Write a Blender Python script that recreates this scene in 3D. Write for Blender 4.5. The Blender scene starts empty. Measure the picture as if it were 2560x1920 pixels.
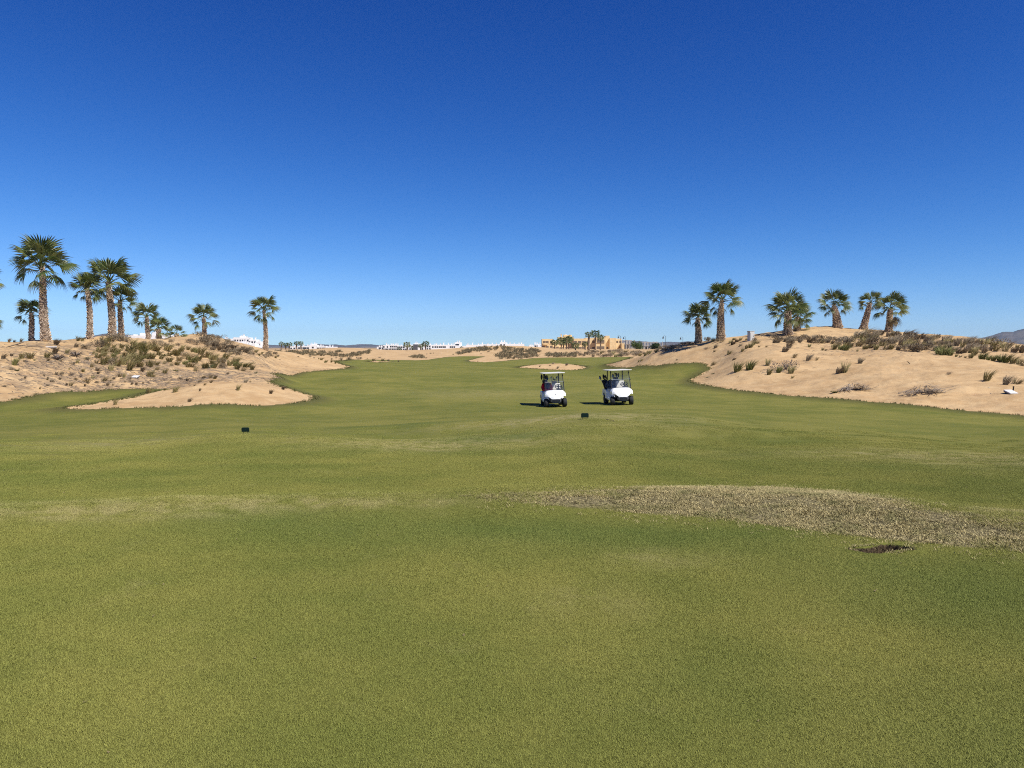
import bpy, bmesh, math, random
import numpy as np
from mathutils import Vector, Matrix, Euler
random.seed(7); rng = np.random.default_rng(7)
S = bpy.context.scene
COL = S.collection
R = math.radians
# ------------------------------------------------------------------ camera, sky, sun, exposure
W0, H0, F = 2560.0, 1920.0, 1900.0
EYE = 1.6
PITCH = math.atan(92 / F)                       # horizon sits 92 px above the middle of the photograph
cam = bpy.data.cameras.new('camera'); camo = bpy.data.objects.new('camera', cam); COL.objects.link(camo)
cam.sensor_width = 36; cam.lens = 36 * F / W0; cam.clip_start = .05; cam.clip_end = 40000
camo.location = (0, 0, EYE); camo.rotation_euler = (math.pi / 2 - PITCH, 0, 0)
S.camera = camo
SUN = Vector((.60, -.48, .95)).normalized()
el = math.asin(SUN.z); az = math.atan2(SUN.x, SUN.y)
SKY_REF, SKY_GAMMA, SKY_TINT = .116, (2.3, 1.65, 1.2), (1.84, 1.18, 1.20)
SKY_KNEE = (1.35, .50, .17)
w = bpy.data.worlds.new('World'); S.world = w; w.use_nodes = True
nt = w.node_tree; bg = nt.nodes['Background']
sky = nt.nodes.new('ShaderNodeTexSky'); sky.sky_type = 'NISHITA'; sky.sun_disc = False
sky.sun_elevation = el; sky.sun_rotation = az
sky.altitude = 0; sky.air_density = .7; sky.dust_density = 0; sky.ozone_density = 3.2
sep = nt.nodes.new('ShaderNodeSeparateColor'); comb = nt.nodes.new('ShaderNodeCombineColor'); nt.links.new(sky.outputs[0], sep.inputs[0])
for i in range(3):                                # the phone's deep, clean blue: one tone curve per channel for the whole sky
    p_, m_ = nt.nodes.new('ShaderNodeMath'), nt.nodes.new('ShaderNodeMath'); q_ = nt.nodes.new('ShaderNodeMath')
    q_.operation = 'MULTIPLY'; q_.inputs[1].default_value = SKY_REF; p_.operation = 'POWER'; p_.inputs[1].default_value = SKY_GAMMA[i]; m_.operation = 'MULTIPLY'; m_.inputs[1].default_value = SKY_TINT[i]
    nt.links.new(sep.outputs[i], q_.inputs[0]); nt.links.new(q_.outputs[0], p_.inputs[0]); nt.links.new(p_.outputs[0], m_.inputs[0]); kn, k1_, dv, sc_ = [nt.nodes.new('ShaderNodeMath') for _ in range(4)]
    kn.operation = 'MULTIPLY_ADD'; kn.inputs[1].default_value = SKY_KNEE[i]; kn.inputs[2].default_value = 1; dv.operation = 'DIVIDE'; sc_.operation = 'DIVIDE'; sc_.inputs[1].default_value = SKY_REF; nt.nodes.remove(k1_)
    nt.links.new(m_.outputs[0], kn.inputs[0]); nt.links.new(m_.outputs[0], dv.inputs[0]); nt.links.new(kn.outputs[0], dv.inputs[1]); nt.links.new(dv.outputs[0], sc_.inputs[0]); nt.links.new(sc_.outputs[0], comb.inputs[i])
nt.links.new(comb.outputs[0], bg.inputs[0])
bg.inputs[1].default_value = .085
sl = bpy.data.lights.new('sun', 'SUN'); sl.energy = 4.2; sl.angle = R(.53); sl.color = (1, .955, .88)
slo = bpy.data.objects.new('sun', sl); COL.objects.link(slo)
slo.rotation_euler = SUN.to_track_quat('Z', 'Y').to_euler(); slo.location = SUN * 200
S.view_settings.view_transform = 'Standard'; S.view_settings.look = 'None'
S.view_settings.exposure = .6; S.view_settings.gamma = 1
S.cycles.use_denoising = False; S.cycles.filter_width = 1.05; S.cycles.sample_clamp_indirect = 4
S.cycles.max_bounces = 6; S.cycles.transparent_max_bounces = 12; S.cycles.volume_bounces = 0
HAZE_DENSITY = 2.8e-5
# ------------------------------------------------------------------ helpers
cp, sp = math.cos(PITCH), math.sin(PITCH)
def ray(px, py):
    x = (px - W0 / 2) / F; y = (H0 / 2 - py) / F
    return np.array([x, cp + y * sp, -sp + y * cp])          # direction, up leaning forward with the camera
def at(px, py, Y):
    d = ray(px, py); d = d * (Y / d[1]); return np.array([d[0], d[1], d[2] + EYE])
def tag(o, label=None, cat=None, group=None, kind=None):
    if label: o['label'] = label
    if cat: o['category'] = cat
    if group: o['group'] = group
    if kind: o['kind'] = kind
    return o
def empty(name, loc=(0, 0, 0), rot=(0, 0, 0), label=None, cat=None, group=None, scale=1):
    o = bpy.data.objects.new(name, None); COL.objects.link(o); o.empty_display_size = .2
    o.location = loc; o.rotation_euler = rot; o.scale = (scale,) * 3
    return tag(o, label, cat, group)
def link(name, me, parent=None, loc=(0, 0, 0), rot=(0, 0, 0), scale=(1, 1, 1)):
    o = bpy.data.objects.new(name, me); COL.objects.link(o); o.parent = parent
    o.location = loc; o.rotation_euler = rot; o.scale = scale
    return o
class MB:
    def __init__(s): s.v = []; s.f = []
    def add(s, vs, fs):
        n = len(s.v); s.v += [tuple(map(float, v)) for v in vs]; s.f += [tuple(i + n for i in f) for f in fs]
    def box(s, c, d, rot=None, taper=1.0):
        c = Vector(c); hx, hy, hz = d[0] / 2, d[1] / 2, d[2] / 2
        vs = [Vector((x * hx * (taper if z > 0 else 1), y * hy * (taper if z > 0 else 1), z * hz)) for z in (-1, 1) for y in (-1, 1) for x in (-1, 1)]
        if rot is not None:
            m = Euler(rot).to_matrix(); vs = [m @ v for v in vs]
        s.add([v + c for v in vs], [(0, 2, 3, 1), (4, 5, 7, 6), (0, 1, 5, 4), (2, 6, 7, 3), (0, 4, 6, 2), (1, 3, 7, 5)])
    def tube(s, pts, rads, n=8, cap=True):
        pts = [Vector(p) for p in pts]; rings = []
        for i, p in enumerate(pts):
            t = (pts[min(i + 1, len(pts) - 1)] - pts[max(i - 1, 0)]).normalized()
            a = t.cross(Vector((0, 0, 1)) if abs(t.z) < .9 else Vector((1, 0, 0))).normalized(); b = t.cross(a)
            r = rads[i] if isinstance(rads, (list, tuple)) else rads
            rings.append([p + (a * math.cos(6.2832 * k / n) + b * math.sin(6.2832 * k / n)) * r for k in range(n)])
        vs = [v for q in rings for v in q]; fs = []
        for i in range(len(pts) - 1):
            for k in range(n):
                fs.append((i * n + k, i * n + (k + 1) % n, (i + 1) * n + (k + 1) % n, (i + 1) * n + k))
        if cap: fs += [tuple(range(n))[::-1], tuple(range((len(pts) - 1) * n, len(pts) * n))]
        s.add(vs, fs)
    def lathe(s, prof, axis='X', n=20, c=(0, 0, 0)):
        vs, fs = [], []
        for (u, r) in prof:
            for k in range(n):
                a = 6.2832 * k / n; p = (u, r * math.cos(a), r * math.sin(a))
                if axis == 'Z': p = (p[1], p[2], p[0])
                if axis == 'Y': p = (p[1], p[0], p[2])
                vs.append(Vector(p) + Vector(c))
        m = len(prof)
        for i in range(m - 1):
            for k in range(n):
                fs.append((i * n + k, i * n + (k + 1) % n, (i + 1) * n + (k + 1) % n, (i + 1) * n + k))
        fs += [tuple(range(n))[::-1], tuple(range((m - 1) * n, m * n))]
        s.add(vs, fs)
    def mesh(s, name, m, smooth=False):
        me = bpy.data.meshes.new(name); me.from_pydata(s.v, [], s.f); me.materials.append(m)
        bm = bmesh.new(); bm.from_mesh(me); bmesh.ops.recalc_face_normals(bm, faces=bm.faces); bm.to_mesh(me); bm.free()
        if smooth: me.shade_smooth()
        return me
    def build(s, name, m, parent=None, smooth=False, bevel=0, **k):
        o = link(name, s.mesh(name, m, smooth), parent, **k)
        if bevel:
            b = o.modifiers.new('bevel', 'BEVEL'); b.width = bevel; b.segments = 2; b.limit_method = 'ANGLE'
        return o
def np_mesh(name, v, f, m, smooth=False):
    v = np.asarray(v, np.float32); f = np.asarray(f, np.int32); k = f.shape[1]
    me = bpy.data.meshes.new(name); me.vertices.add(len(v)); me.vertices.foreach_set('co', v.ravel())
    me.loops.add(f.size); me.loops.foreach_set('vertex_index', f.ravel())
    me.polygons.add(len(f)); me.polygons.foreach_set('loop_start', np.arange(0, f.size, k, dtype=np.int32))
    me.update(calc_edges=True); me.materials.append(m)
    if smooth: me.shade_smooth()
    return me
def fattr(me, name, a):
    t = me.attributes.new(name, 'FLOAT', 'POINT'); t.data.foreach_set('value', np.asarray(a, np.float32))
# ------------------------------------------------------------------ materials
class NT:
    def __init__(s, name):
        s.m = bpy.data.materials.new(name); s.m.use_nodes = True; s.t = s.m.node_tree; s.b = s.t.nodes['Principled BSDF']
    def n(s, typ, **k):
        x = s.t.nodes.new(typ)
        for a, v in k.items(): setattr(x, a, v)
        return x
    def l(s, a, b): s.t.links.new(a, b)
    def val(s, sock, v):
        if hasattr(v, 'is_output'): s.l(v, sock)
        elif isinstance(v, (tuple, list)): sock.default_value = tuple(v) + ((1,) if len(v) == 3 and sock.type == 'RGBA' else ())
        else: sock.default_value = v
    def noise(s, scale, detail=4, rough=.55, vec=None, dist=0):
        x = s.n('ShaderNodeTexNoise'); x.inputs['Scale'].default_value = scale; x.inputs['Detail'].default_value = detail
        x.inputs['Roughness'].default_value = rough; x.inputs['Distortion'].default_value = dist
        if vec is not None: s.l(vec, x.inputs['Vector'])
        return x.outputs[0]
    def ramp(s, v, a, b, c0=0., c1=1.):
        x = s.n('ShaderNodeMapRange', interpolation_type='SMOOTHSTEP'); s.val(x.inputs[0], v)
        for i, q in enumerate((a, b, c0, c1)): x.inputs[i + 1].default_value = q
        return x.outputs[0]
    def mix(s, f, a, b, mode='MIX'):
        x = s.n('ShaderNodeMix', data_type='RGBA', blend_type=mode); s.val(x.inputs[0], f); s.val(x.inputs[6], a); s.val(x.inputs[7], b)
        return x.outputs[2]
    def math(s, op, a, b=0.):
        x = s.n('ShaderNodeMath', operation=op); s.val(x.inputs[0], a); s.val(x.inputs[1], b); return x.outputs[0]
    def attr(s, name):
        x = s.n('ShaderNodeAttribute'); x.attribute_name = name; return x.outputs['Fac']
    def pos(s): return s.n('ShaderNodeNewGeometry').outputs['Position']
    def obj(s): return s.n('ShaderNodeTexCoord').outputs['Object']
    def rnd(s): return s.n('ShaderNodeObjectInfo').outputs['Random']
    def bump(s, h, strength, dist):
        x = s.n('ShaderNodeBump'); x.inputs['Strength'].default_value = strength; x.inputs['Distance'].default_value = dist
        s.val(x.inputs['Height'], h); s.l(x.outputs[0], s.b.inputs['Normal']); return x
    def out(s, col, rough=.9, spec=.2):
        s.val(s.b.inputs['Base Color'], col); s.val(s.b.inputs['Roughness'], rough); s.b.inputs['Specular IOR Level'].default_value = spec
        return s.m
def simple(name, c, rough=.6, spec=.4, vary=.12, scale=6, bump=0, metal=0):
    t = NT(name); nz = t.noise(scale, 5, .6, t.obj())
    lo = tuple(x * (1 - vary) for x in c); hi = tuple(min(1, x * (1 + vary)) for x in c)
    col = t.mix(t.ramp(nz, .3, .7), lo, hi)
    if bump: t.bump(t.noise(scale * 6, 4, .6, t.obj()), .5, bump)
    t.b.inputs['Metallic'].default_value = metal
    return t.out(col, rough, spec)
def leafy(name, a, b, rough=.7, trans=.25, scale=3., spec=.2):
    t = NT(name); o = t.rnd(); nz = t.noise(scale, 3, .6, t.obj())
    col = t.mix(t.ramp(t.math('ADD', t.math('MULTIPLY', o, .5), t.math('MULTIPLY', nz, .8)), .3, 1.), a, b)
    t.out(col, rough, spec)
    tr = t.n('ShaderNodeBsdfTranslucent'); t.val(tr.inputs[0], col)
    ms = t.n('ShaderNodeMixShader'); ms.inputs[0].default_value = trans
    t.l(t.b.outputs[0], ms.inputs[1]); t.l(tr.outputs[0], ms.inputs[2]); t.l(ms.outputs[0], t.t.nodes['Material Output'].inputs[0])
    return t.m
def turf_color(t, p, gain=1.0):
    g = lambda c: tuple(x * gain for x in c)
    deep, mid, yel, straw = g((.086, .102, .022)), g((.145, .142, .032)), g((.190, .172, .046)), g((.265, .225, .105))
    a = t.ramp(t.noise(.16, 5, .6, p), .40, .60)
    b = t.ramp(t.noise(.75, 4, .6, p), .30, .72)
    c = t.mix(a, deep, yel); c = t.mix(.55, c, t.mix(b, deep, yel)); c = t.mix(.32, c, mid)
    d = t.ramp(t.noise(1.7, 6, .7, p), .56, .80)
    c = t.mix(t.math('MULTIPLY', d, .26), c, straw)
    return c, straw
def make_ground():
    t = NT('ground_mat'); p = t.pos()
    turf, straw = turf_color(t, p, 1.12)
    dry = t.math('MULTIPLY', t.attr('dry'), t.ramp(t.noise(3.2, 6, .7, p), .34, .62))
    turf = t.mix(dry, turf, straw)
    lush = t.attr('lush'); turf = t.mix(t.math('MULTIPLY', lush, .75), turf, (.060, .094, .021))
    fine = t.noise(140, 3, .75, p); mid = t.noise(26, 4, .7, p)
    f2 = t.math('ADD', t.math('MULTIPLY', fine, .7), t.math('MULTIPLY', mid, .5))
    turf = t.mix(1, turf, t.mix(t.ramp(f2, .36, .86), (.58, .60, .56), (1.45, 1.42, 1.36)), 'MULTIPLY')
    # sand
    s1 = t.ramp(t.noise(.22, 5, .6, p), .35, .65); s2 = t.ramp(t.noise(1.3, 6, .65, p, .4), .38, .7)
    sand = t.mix(s1, (.410, .266, .132), (.520, .352, .182)); sand = t.mix(t.math('MULTIPLY', s2, .5), sand, (.57, .42, .235))
    red = t.ramp(t.noise(.45, 6, .65, p), .60, .74); sand = t.mix(t.math('MULTIPLY', red, .55), sand, (.36, .205, .098))
    lit = t.math('MULTIPLY', t.attr('litter'), t.ramp(t.noise(1.1, 7, .72, p, .6), .42, .58)); s3 = t.ramp(t.noise(.9, 8, .74, p, .9), .52, .66); sand = t.mix(t.math('MULTIPLY', s3, .38), sand, (.27, .185, .105))
    sand = t.mix(t.math('MULTIPLY', lit, .6), sand, (.16, .118, .085))
    sp_ = t.ramp(t.noise(9, 5, .7, p), .62, .72); sand = t.mix(t.math('MULTIPLY', sp_, .35), sand, (.17, .125, .085))
    sf = t.noise(60, 4, .7, p); sand = t.mix(1, sand, t.mix(t.ramp(sf, .3, .7), (.9, .9, .9), (1.1, 1.1, 1.1)), 'MULTIPLY')
    # edge between the two, ragged
    e = t.math('ADD', t.attr('sd'), t.math('MULTIPLY', t.math('SUBTRACT', t.noise(1.6, 6, .7, p), .5), 1.1))
    m = t.ramp(e, -.04, .05)
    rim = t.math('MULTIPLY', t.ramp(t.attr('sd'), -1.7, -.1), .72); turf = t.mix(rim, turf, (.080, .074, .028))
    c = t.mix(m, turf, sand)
    stw = t.attr('straw'); sb = t.mix(t.ramp(t.noise(34, 4, .7, p), .35, .7), (.07, .058, .028), (.31, .26, .135))
    c = t.mix(t.ramp(t.math('ADD', stw, t.math('MULTIPLY', t.math('SUBTRACT', t.noise(9, 4, .7, p), .5), .6)), .35, .6), c, sb)
    soil = t.mix(t.ramp(t.noise(60, 4, .7, p), .35, .65), (.018, .013, .008), (.095, .068, .04))
    c = t.mix(t.ramp(t.math('ADD', t.attr('soil'), t.math('MULTIPLY', t.math('SUBTRACT', t.noise(40, 4, .7, p), .5), .5)), .4, .6), c, soil)
    far = t.attr('far')
    scr = t.ramp(t.noise(.02, 6, .7, p), .45, .6); c = t.mix(t.math('MULTIPLY', far, scr), c, (.085, .075, .045))
    hg = t.math('ADD', t.math('MULTIPLY', fine, .6), t.math('MULTIPLY', mid, .8))
    hg = t.mix(m, hg, t.math('ADD', t.math('MULTIPLY', t.noise(5, 6, .7, p), 2.2), t.math('MULTIPLY', sf, .5)))
    t.bump(hg, .55, .03)
    return t.out(c, .95, .08)
M = {}
M['ground'] = make_ground()
def blade_mat(name, gain, hi):
    t = NT(name); p = t.pos(); c, straw = turf_color(t, p, gain)
    r = t.noise(220, 2, .8, p)
    c = t.mix(1, c, t.mix(t.ramp(r, .32, .7), (.74, .77, .72), hi), 'MULTIPLY')
    c = t.mix(t.ramp(t.noise(330, 1, .5, p), .69, .76), c, (.34, .29, .15))
    ia = lambda nm: (lambda x: (setattr(x, 'attribute_name', nm), setattr(x, 'attribute_type', 'INSTANCER'), x.outputs['Fac'])[2])(t.n('ShaderNodeAttribute'))
    c = t.mix(t.math('MULTIPLY', t.math('MULTIPLY', ia('dry'), .7), t.ramp(t.noise(3.2, 6, .7, p), .34, .64)), c, t.mix(1, straw, (1.1, 1.1, 1.1), 'MULTIPLY')); c = t.mix(t.math('MULTIPLY', ia('lush'), .42), c, tuple(q * gain for q in (.060, .094, .021)))
    t.out(c, .75, .2); return t.m
M['blade'] = blade_mat('turf_blade', 1.75, (1.27, 1.27, 1.2))
def two(name, a, b, scale, rough=.9):
    t = NT(name); p = t.pos(); c = t.mix(t.ramp(t.noise(scale, 3, .7, p), .36, .66), a, b); return t.out(c, rough, .1)
M['straw'] = two('straw_blade', (.20, .168, .078), (.60, .505, .29), 45)
M['fringe'] = two('fringe_blade', (.05, .06, .018), (.16, .15, .055), 8)
M['twig'] = two('twig_mat', (.10, .075, .055), (.26, .205, .15), 4)
M['frond'] = leafy('palm_frond', (.055, .092, .022), (.21, .225, .075), .42, .34, 2, .5)
M['frond_dry'] = leafy('palm_frond_dry', (.16, .12, .06), (.30, .24, .12), .7, .15, 2)
M['trunk'] = simple('palm_trunk', (.19, .14, .10), .95, .1, .4, 9, .02)
t = NT('straw_blade'); p = t.pos()
c = t.mix(t.ramp(t.noise(45, 3, .7, p), .36, .66), (.19, .158, .070), (.62, .515, .255)); c = t.mix(t.ramp(t.noise(2.6, 5, .7, p), .46, .62), c, t.mix(t.ramp(t.noise(40, 3, .7, p), .36, .66), (.12, .115, .042), (.40, .35, .16)))
M['straw'] = t.out(c, .9, .1)
t = NT('palm_boot'); p = t.obj()
c = t.mix(t.ramp(t.noise(8, 3, .75, p), .36, .56), (.13, .09, .062), (.78, .66, .52)); M['boot'] = t.out(c, .9, .1)
M['tussock'] = leafy('tussock_olive', (.17, .145, .056), (.38, .32, .145), .8, .15, 4)
M['tussock_green'] = leafy('tussock_green', (.105, .115, .034), (.235, .225, .08), .8, .15, 4)
M['tussock_straw'] = leafy('tussock_straw', (.16, .12, .055), (.30, .24, .12), .8, .15, 4)
M['bush'] = leafy('bush_brown', (.145, .112, .072), (.34, .275, .18), .9, .1, 4)
M['shrub_grey'] = leafy('shrub_grey', (.10, .085, .075), (.22, .185, .16), .9, .1, 4)
M['dead'] = leafy('dead_frond', (.17, .135, .105), (.36, .30, .24), .85, .1, 3)
M['agave'] = leafy('agave_green', (.05, .075, .03), (.12, .15, .06), .6, .1, 2, .4)
M['scrub'] = leafy('scrub_mass', (.09, .078, .045), (.235, .195, .112), .9, .1, .4)
M['tree'] = leafy('tree_green', (.03, .06, .014), (.09, .125, .03), .7, .2, .5)
M['tree_dark'] = leafy('tree_dark', (.022, .042, .013), (.055, .08, .025), .7, .2, .5)
M['white_wall'] = simple('white_render', (.80, .79, .77), .8, .2, .04, .3)
M['yellow_wall'] = simple('ochre_render', (.72, .53, .28), .85, .2, .10, .25)
M['yellow_pale'] = simple('pale_ochre_render', (.74, .57, .32), .85, .2, .08, .25)
M['concrete'] = simple('bare_concrete', (.36, .34, .31), .9, .2, .15, .5)
M['window'] = simple('window_dark', (.04, .045, .055), .2, .5, .2, 1)
M['shade_glass'] = simple('window_shutter', (.16, .12, .085), .6, .3, .2, 1)
M['plastic_white'] = simple('cart_white', (.82, .82, .81), .28, .5, .02, 3)
M['roof_white'] = simple('cart_roof', (.64, .62, .55), .5, .4, .03, 3)
M['black'] = simple('black_plastic', (.018, .018, .020), .5, .4, .2, 8)
M['tyre'] = simple('tyre_rubber', (.020, .021, .023), .75, .3, .25, 12, .004)
M['rim'] = simple('rim_grey', (.42, .43, .45), .4, .5, .1, 8, 0, .5)
M['grey_part'] = simple('grey_plastic', (.10, .10, .105), .5, .4, .15, 8)
M['seat'] = simple('seat_vinyl', (.66, .62, .55), .55, .4, .06, 5)
M['red'] = simple('red_cloth', (.60, .014, .030), .9, .2, .25, 9, .01)
M['grey_cloth'] = simple('grey_cloth', (.085, .092, .105), .9, .2, .3, 9, .01)
M['navy'] = simple('navy_nylon', (.016, .017, .024), .8, .3, .3, 9, .005)
M['club'] = simple('club_steel', (.35, .36, .38), .3, .5, .1, 9, 0, .8)
M['club_dark'] = simple('club_cover', (.016, .016, .018), .6, .4, .2, 9)
M['emblem'] = simple('emblem_grey', (.25, .25, .27), .35, .5, .1, 9)
M['marker'] = simple('marker_green', (.004, .018, .014), .8, .2, .15, 20)
M['cabinet'] = simple('cabinet_grey', (.50, .50, .48), .7, .3, .1, 3, .003)
M['plate'] = simple('white_plate', (.62, .61, .59), .6, .3, .08, 4)
M['post'] = simple('dark_post', (.035, .028, .024), .8, .2, .2, 9)
M['lamp_metal'] = simple('lamp_metal', (.045, .05, .055), .6, .4, .1, 5)
M['stone'] = simple('pale_stone', (.48, .40, .29), .9, .2, .2, 5, .01)
t = NT('mountain_mat'); p = t.pos()
c = t.mix(t.ramp(t.noise(.0016, 7, .65, p), .38, .64), (.060, .052, .048), (.14, .115, .095)); M['mountain'] = t.out(c, 1, 0)
t = NT('windscreen'); t.b.inputs['Transmission Weight'].default_value = 0
gl = t.n('ShaderNodeBsdfGlossy'); gl.inputs['Roughness'].default_value = .05
tr = t.n('ShaderNodeBsdfTransparent'); tr.inputs[0].default_value = (.90, .92, .93, 1)
df = t.n('ShaderNodeBsdfDiffuse'); df.inputs[0].default_value = (.34, .38, .42, 1)
m1 = t.n('ShaderNodeMixShader'); m1.inputs[0].default_value = .035; t.l(tr.outputs[0], m1.inputs[1]); t.l(gl.outputs[0], m1.inputs[2])
m2 = t.n('ShaderNodeMixShader'); t.l(t.ramp(t.noise(4, 4, .6, t.obj()), .3, .8, .01, .06), m2.inputs[0]); t.l(m1.outputs[0], m2.inputs[1]); t.l(df.outputs[0], m2.inputs[2])
t.l(m2.outputs[0], t.t.nodes['Material Output'].inputs[0]); M['glass'] = t.m
# ------------------------------------------------------------------ terrain: control points of the land, interpolated
def perlin(x, y, seed=0):
    xi = np.floor(x).astype(np.int64); yi = np.floor(y).astype(np.int64); xf = x - xi; yf = y - yi
    def g(ix, iy, fx, fy):
        h = (ix * 374761393 + iy * 668265263 + seed * 974711) & 0x7fffffff
        h = ((h ^ (h >> 13)) * 1274126177) & 0x7fffffff; h = (h ^ (h >> 16)) & 1023
        a = h * (6.283185 / 1024); return np.cos(a) * fx + np.sin(a) * fy
    u = xf ** 3 * (xf * (xf * 6 - 15) + 10); v = yf ** 3 * (yf * (yf * 6 - 15) + 10)
    a = g(xi, yi, xf, yf); b = g(xi + 1, yi, xf - 1, yf); c = g(xi, yi + 1, xf, yf - 1); d = g(xi + 1, yi + 1, xf - 1, yf - 1)
    return a + u * (b - a) + v * (c + u * (d - c) - a - u * (b - a))
def fbm(x, y, seed=0, octv=4, gain=.5):
    s = 0; a = 1
    for i in range(octv): s = s + a * perlin(x * 2 ** i, y * 2 ** i, seed + i * 17); a *= gain
    return s
CP = []                                            # (x, Y, z)
for Y in (1.6, 4, 6.2):
    for u in (-.72, -.45, -.2, 0, .2, .45, .72): CP.append((u * Y, Y, 0))
for u in (-.72, -.45, -.2, 0, .25, .5, .72):
    CP.append((u * 7.6, 7.6, .005)); CP.append((u * 10.5, 10.5, -.13)); CP.append((u * 14, 14, -.27))
PX = [  # px, py, distance
 (614,1084,18),(200,1095,18),(1000,1100,18.5),(1462,1048,20.5),(1380,1052,21.5),(1750,1060,20),(2200,1090,17.5),(2500,1120,16),(2560,1085,20),
 (600,1044,29),(900,1050,28),(1150,1042,28.5),(1395,1020,36.2),(1560,1014,36),(1780,1010,36.5),(2050,1030,32),(2350,1050,28),(1280,985,47),(1500,975,51),(1000,990,46),
 (200,1030,33),(-60,1040,32),(0,1006,36.5),(400,1020,34),(640,1017,35),(790,994,42),(720,960,55),(900,945,62),(1280,940,72),(1560,940,70),(1650,955,64),
 (580,955,41),(500,962,40.5),(690,972,42),(400,984,39),(300,999,37.5),(200,1015,36),
 (200,985,42.5),(350,982,44),(480,968,47),(100,988,40),(220,976,44.5),(400,971,47.5),(590,962,49),
 (0,940,42),(150,930,46),(0,880,47.5),(150,885,50),(-80,853,52),(0,853,52),(110,850,53.5),(220,848,55.5),(290,842,57),(-80,940,41),(-80,1012,36),
 (370,848,66),(300,880,54),(400,900,56),(400,940,50.5),(500,930,54),(500,885,64),(440,845,72),(500,833,78),(560,851,76),(620,868,74),(640,897,66),(600,925,58),(690,944,55),(560,945,51),
 (663,876,83),(760,898,85),(740,885,92),(875,917,86),(690,930,70),(830,903,100),
 (1725,952,64),(1850,975,50.5),(2000,990,45),(2200,1009,38.5),(2400,1027,34.5),(2560,1040,32),(2640,1048,30.5),
 (2000,930,56),(2200,930,50),(2400,940,45),(2560,960,40.5),(2150,876,67),(2300,885,61),(2450,896,55),(2560,917,48),(2640,930,45),
 (2200,826,86),(2350,838,85),(2480,852,80),(2560,868,76),(2640,875,72),(2060,819,80),(2000,829,78),(1950,840,76),(1880,850,74),(1800,852,79),(1746,857,83),(1712,864,83),(1680,871,83),(1640,881,85),(1600,893,90),(1550,903,95),(1511,911,100),(1590,907,87),(1560,914,90),(1530,916,95),(1700,890,78),(1760,880,76),
 (1880,880,68),(1850,915,62),(1757,906,72),(1782,924,68.5),(1690,906,75),(1640,916,78),(1574,919,86),(1740,930,68),(2040,860,72),
 (1375,911,105),(1380,926,92),(1290,920,97),(1466,920,98),(1280,900,150),(1000,905,140),(1560,895,150),(1150,893,190),(900,900,170),(1407,893.5,200),
 (900,886,230),(740,880,210),(700,877,150),(1000,884,260),(1090,894,210),(1220,866,290),(1180,872,280),(1310,867,290),(1270,890,235),(1380,872,300),(1450,877,290),(1560,876,270),(1640,876,240),(1500,891,225),(1060,885,250),
 (860,869,330),(780,876,300),(1000,876,360),(1100,873,360),
]
for q in PX: CP.append(tuple(at(*q)))
def polar(x, y, z): CP.append((x, y, z))
for a in (-.75, -.5, -.25, 0, .25, .5, .75):        # the land behind and beyond
    for (r, z) in ((500, -.5), (900, -1.2), (2500, -2.0), (14000, -6.0)): polar(r * math.sin(a), r * math.cos(a), z)
for (px, Y, z) in ((-200, 75, .3), (100, 80, .1), (300, 95, .2), (500, 110, .4), (0, 140, -.2), (400, 180, -.3), (1680,103,.1), (1620,112,-.3), (1560,130,-.6), (1740,99,.8), (0,58,1.4), (-80,58,1.4), (110,60,1.5), (220,62,1.6), (300,70,1.5), (100,68,.7), (220,72,.7), (2300, 110, 2.2), (2000, 105, 2.0), (2560, 110, 1.2),
                   (1760, 105, .4), (2200, 170, -.3), (2560, 200, -.5), (1900, 200, -.4), (640, 110, .3), (1660, 120, .1)):
    q = at(px, 868, Y); polar(q[0], Y, z)
CP = np.array(CP)
def uv(x, y):
    r = np.hypot(x, y); a = np.arctan2(x, y)
    return np.clip(a, -.74, .74) * 3.0, np.log(np.maximum(r, 1.6))
cu, cv = uv(CP[:, 0], CP[:, 1])
def kern(d2): return np.sqrt(d2 + .0025)
n = len(CP); A = np.zeros((n + 1, n + 1))
A[:n, :n] = kern((cu[:, None] - cu) ** 2 + (cv[:, None] - cv) ** 2); A[:n, :n] -= np.eye(n) * .004; A[:n, n] = A[n, :n] = 1
# heights are interpolated relative to distance so far land stays calm
wts = np.linalg.solve(A, np.append((CP[:, 2] - 0) / (6 + np.hypot(CP[:, 0], CP[:, 1])), 0))
def base_height(x, y):
    sh = np.shape(x); x = np.ravel(x); y = np.ravel(y); out = np.empty(len(x))
    for i in range(0, len(x), 20000):
        u, v = uv(x[i:i + 20000], y[i:i + 20000])
        out[i:i + 20000] = kern((u[:, None] - cu) ** 2 + (v[:, None] - cv) ** 2) @ wts[:n] + wts[n]
    return (out * (6 + np.hypot(x, y))).reshape(sh)
fa = lambda a, b, k: np.linspace(a, b, k, endpoint=False)
HOLE = at(2202, 1380, 5.93)[:2]; HOLE_AZ = math.atan2(HOLE[0], HOLE[1]); HOLE_R = math.hypot(*HOLE)
AZ = np.unique(np.concatenate([fa(-math.pi, -.78, 40), fa(-.78, .78, 640), fa(.78, math.pi, 41), fa(HOLE_AZ - .05, HOLE_AZ + .05, 70)]))
RR = np.unique(np.concatenate([np.geomspace(.5, 15, 150), np.geomspace(15, 150, 310), np.geomspace(150, 600, 90), np.geomspace(600, 14000, 36), fa(HOLE_R - .2, HOLE_R + .2, 44)]))
nA, nR = len(AZ), len(RR)
GX = np.sin(AZ)[None] * RR[:, None]; GY = np.cos(AZ)[None] * RR[:, None]
front = np.abs(AZ) < .80
GZ = np.zeros_like(GX)
GZ[:, front] = base_height(GX[:, front], GY[:, front])
e0, e1 = np.where(front)[0][[0, -1]]
GZ[:, :e0] = GZ[:, [e0]]; GZ[:, e1 + 1:] = GZ[:, [e1]]
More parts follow.
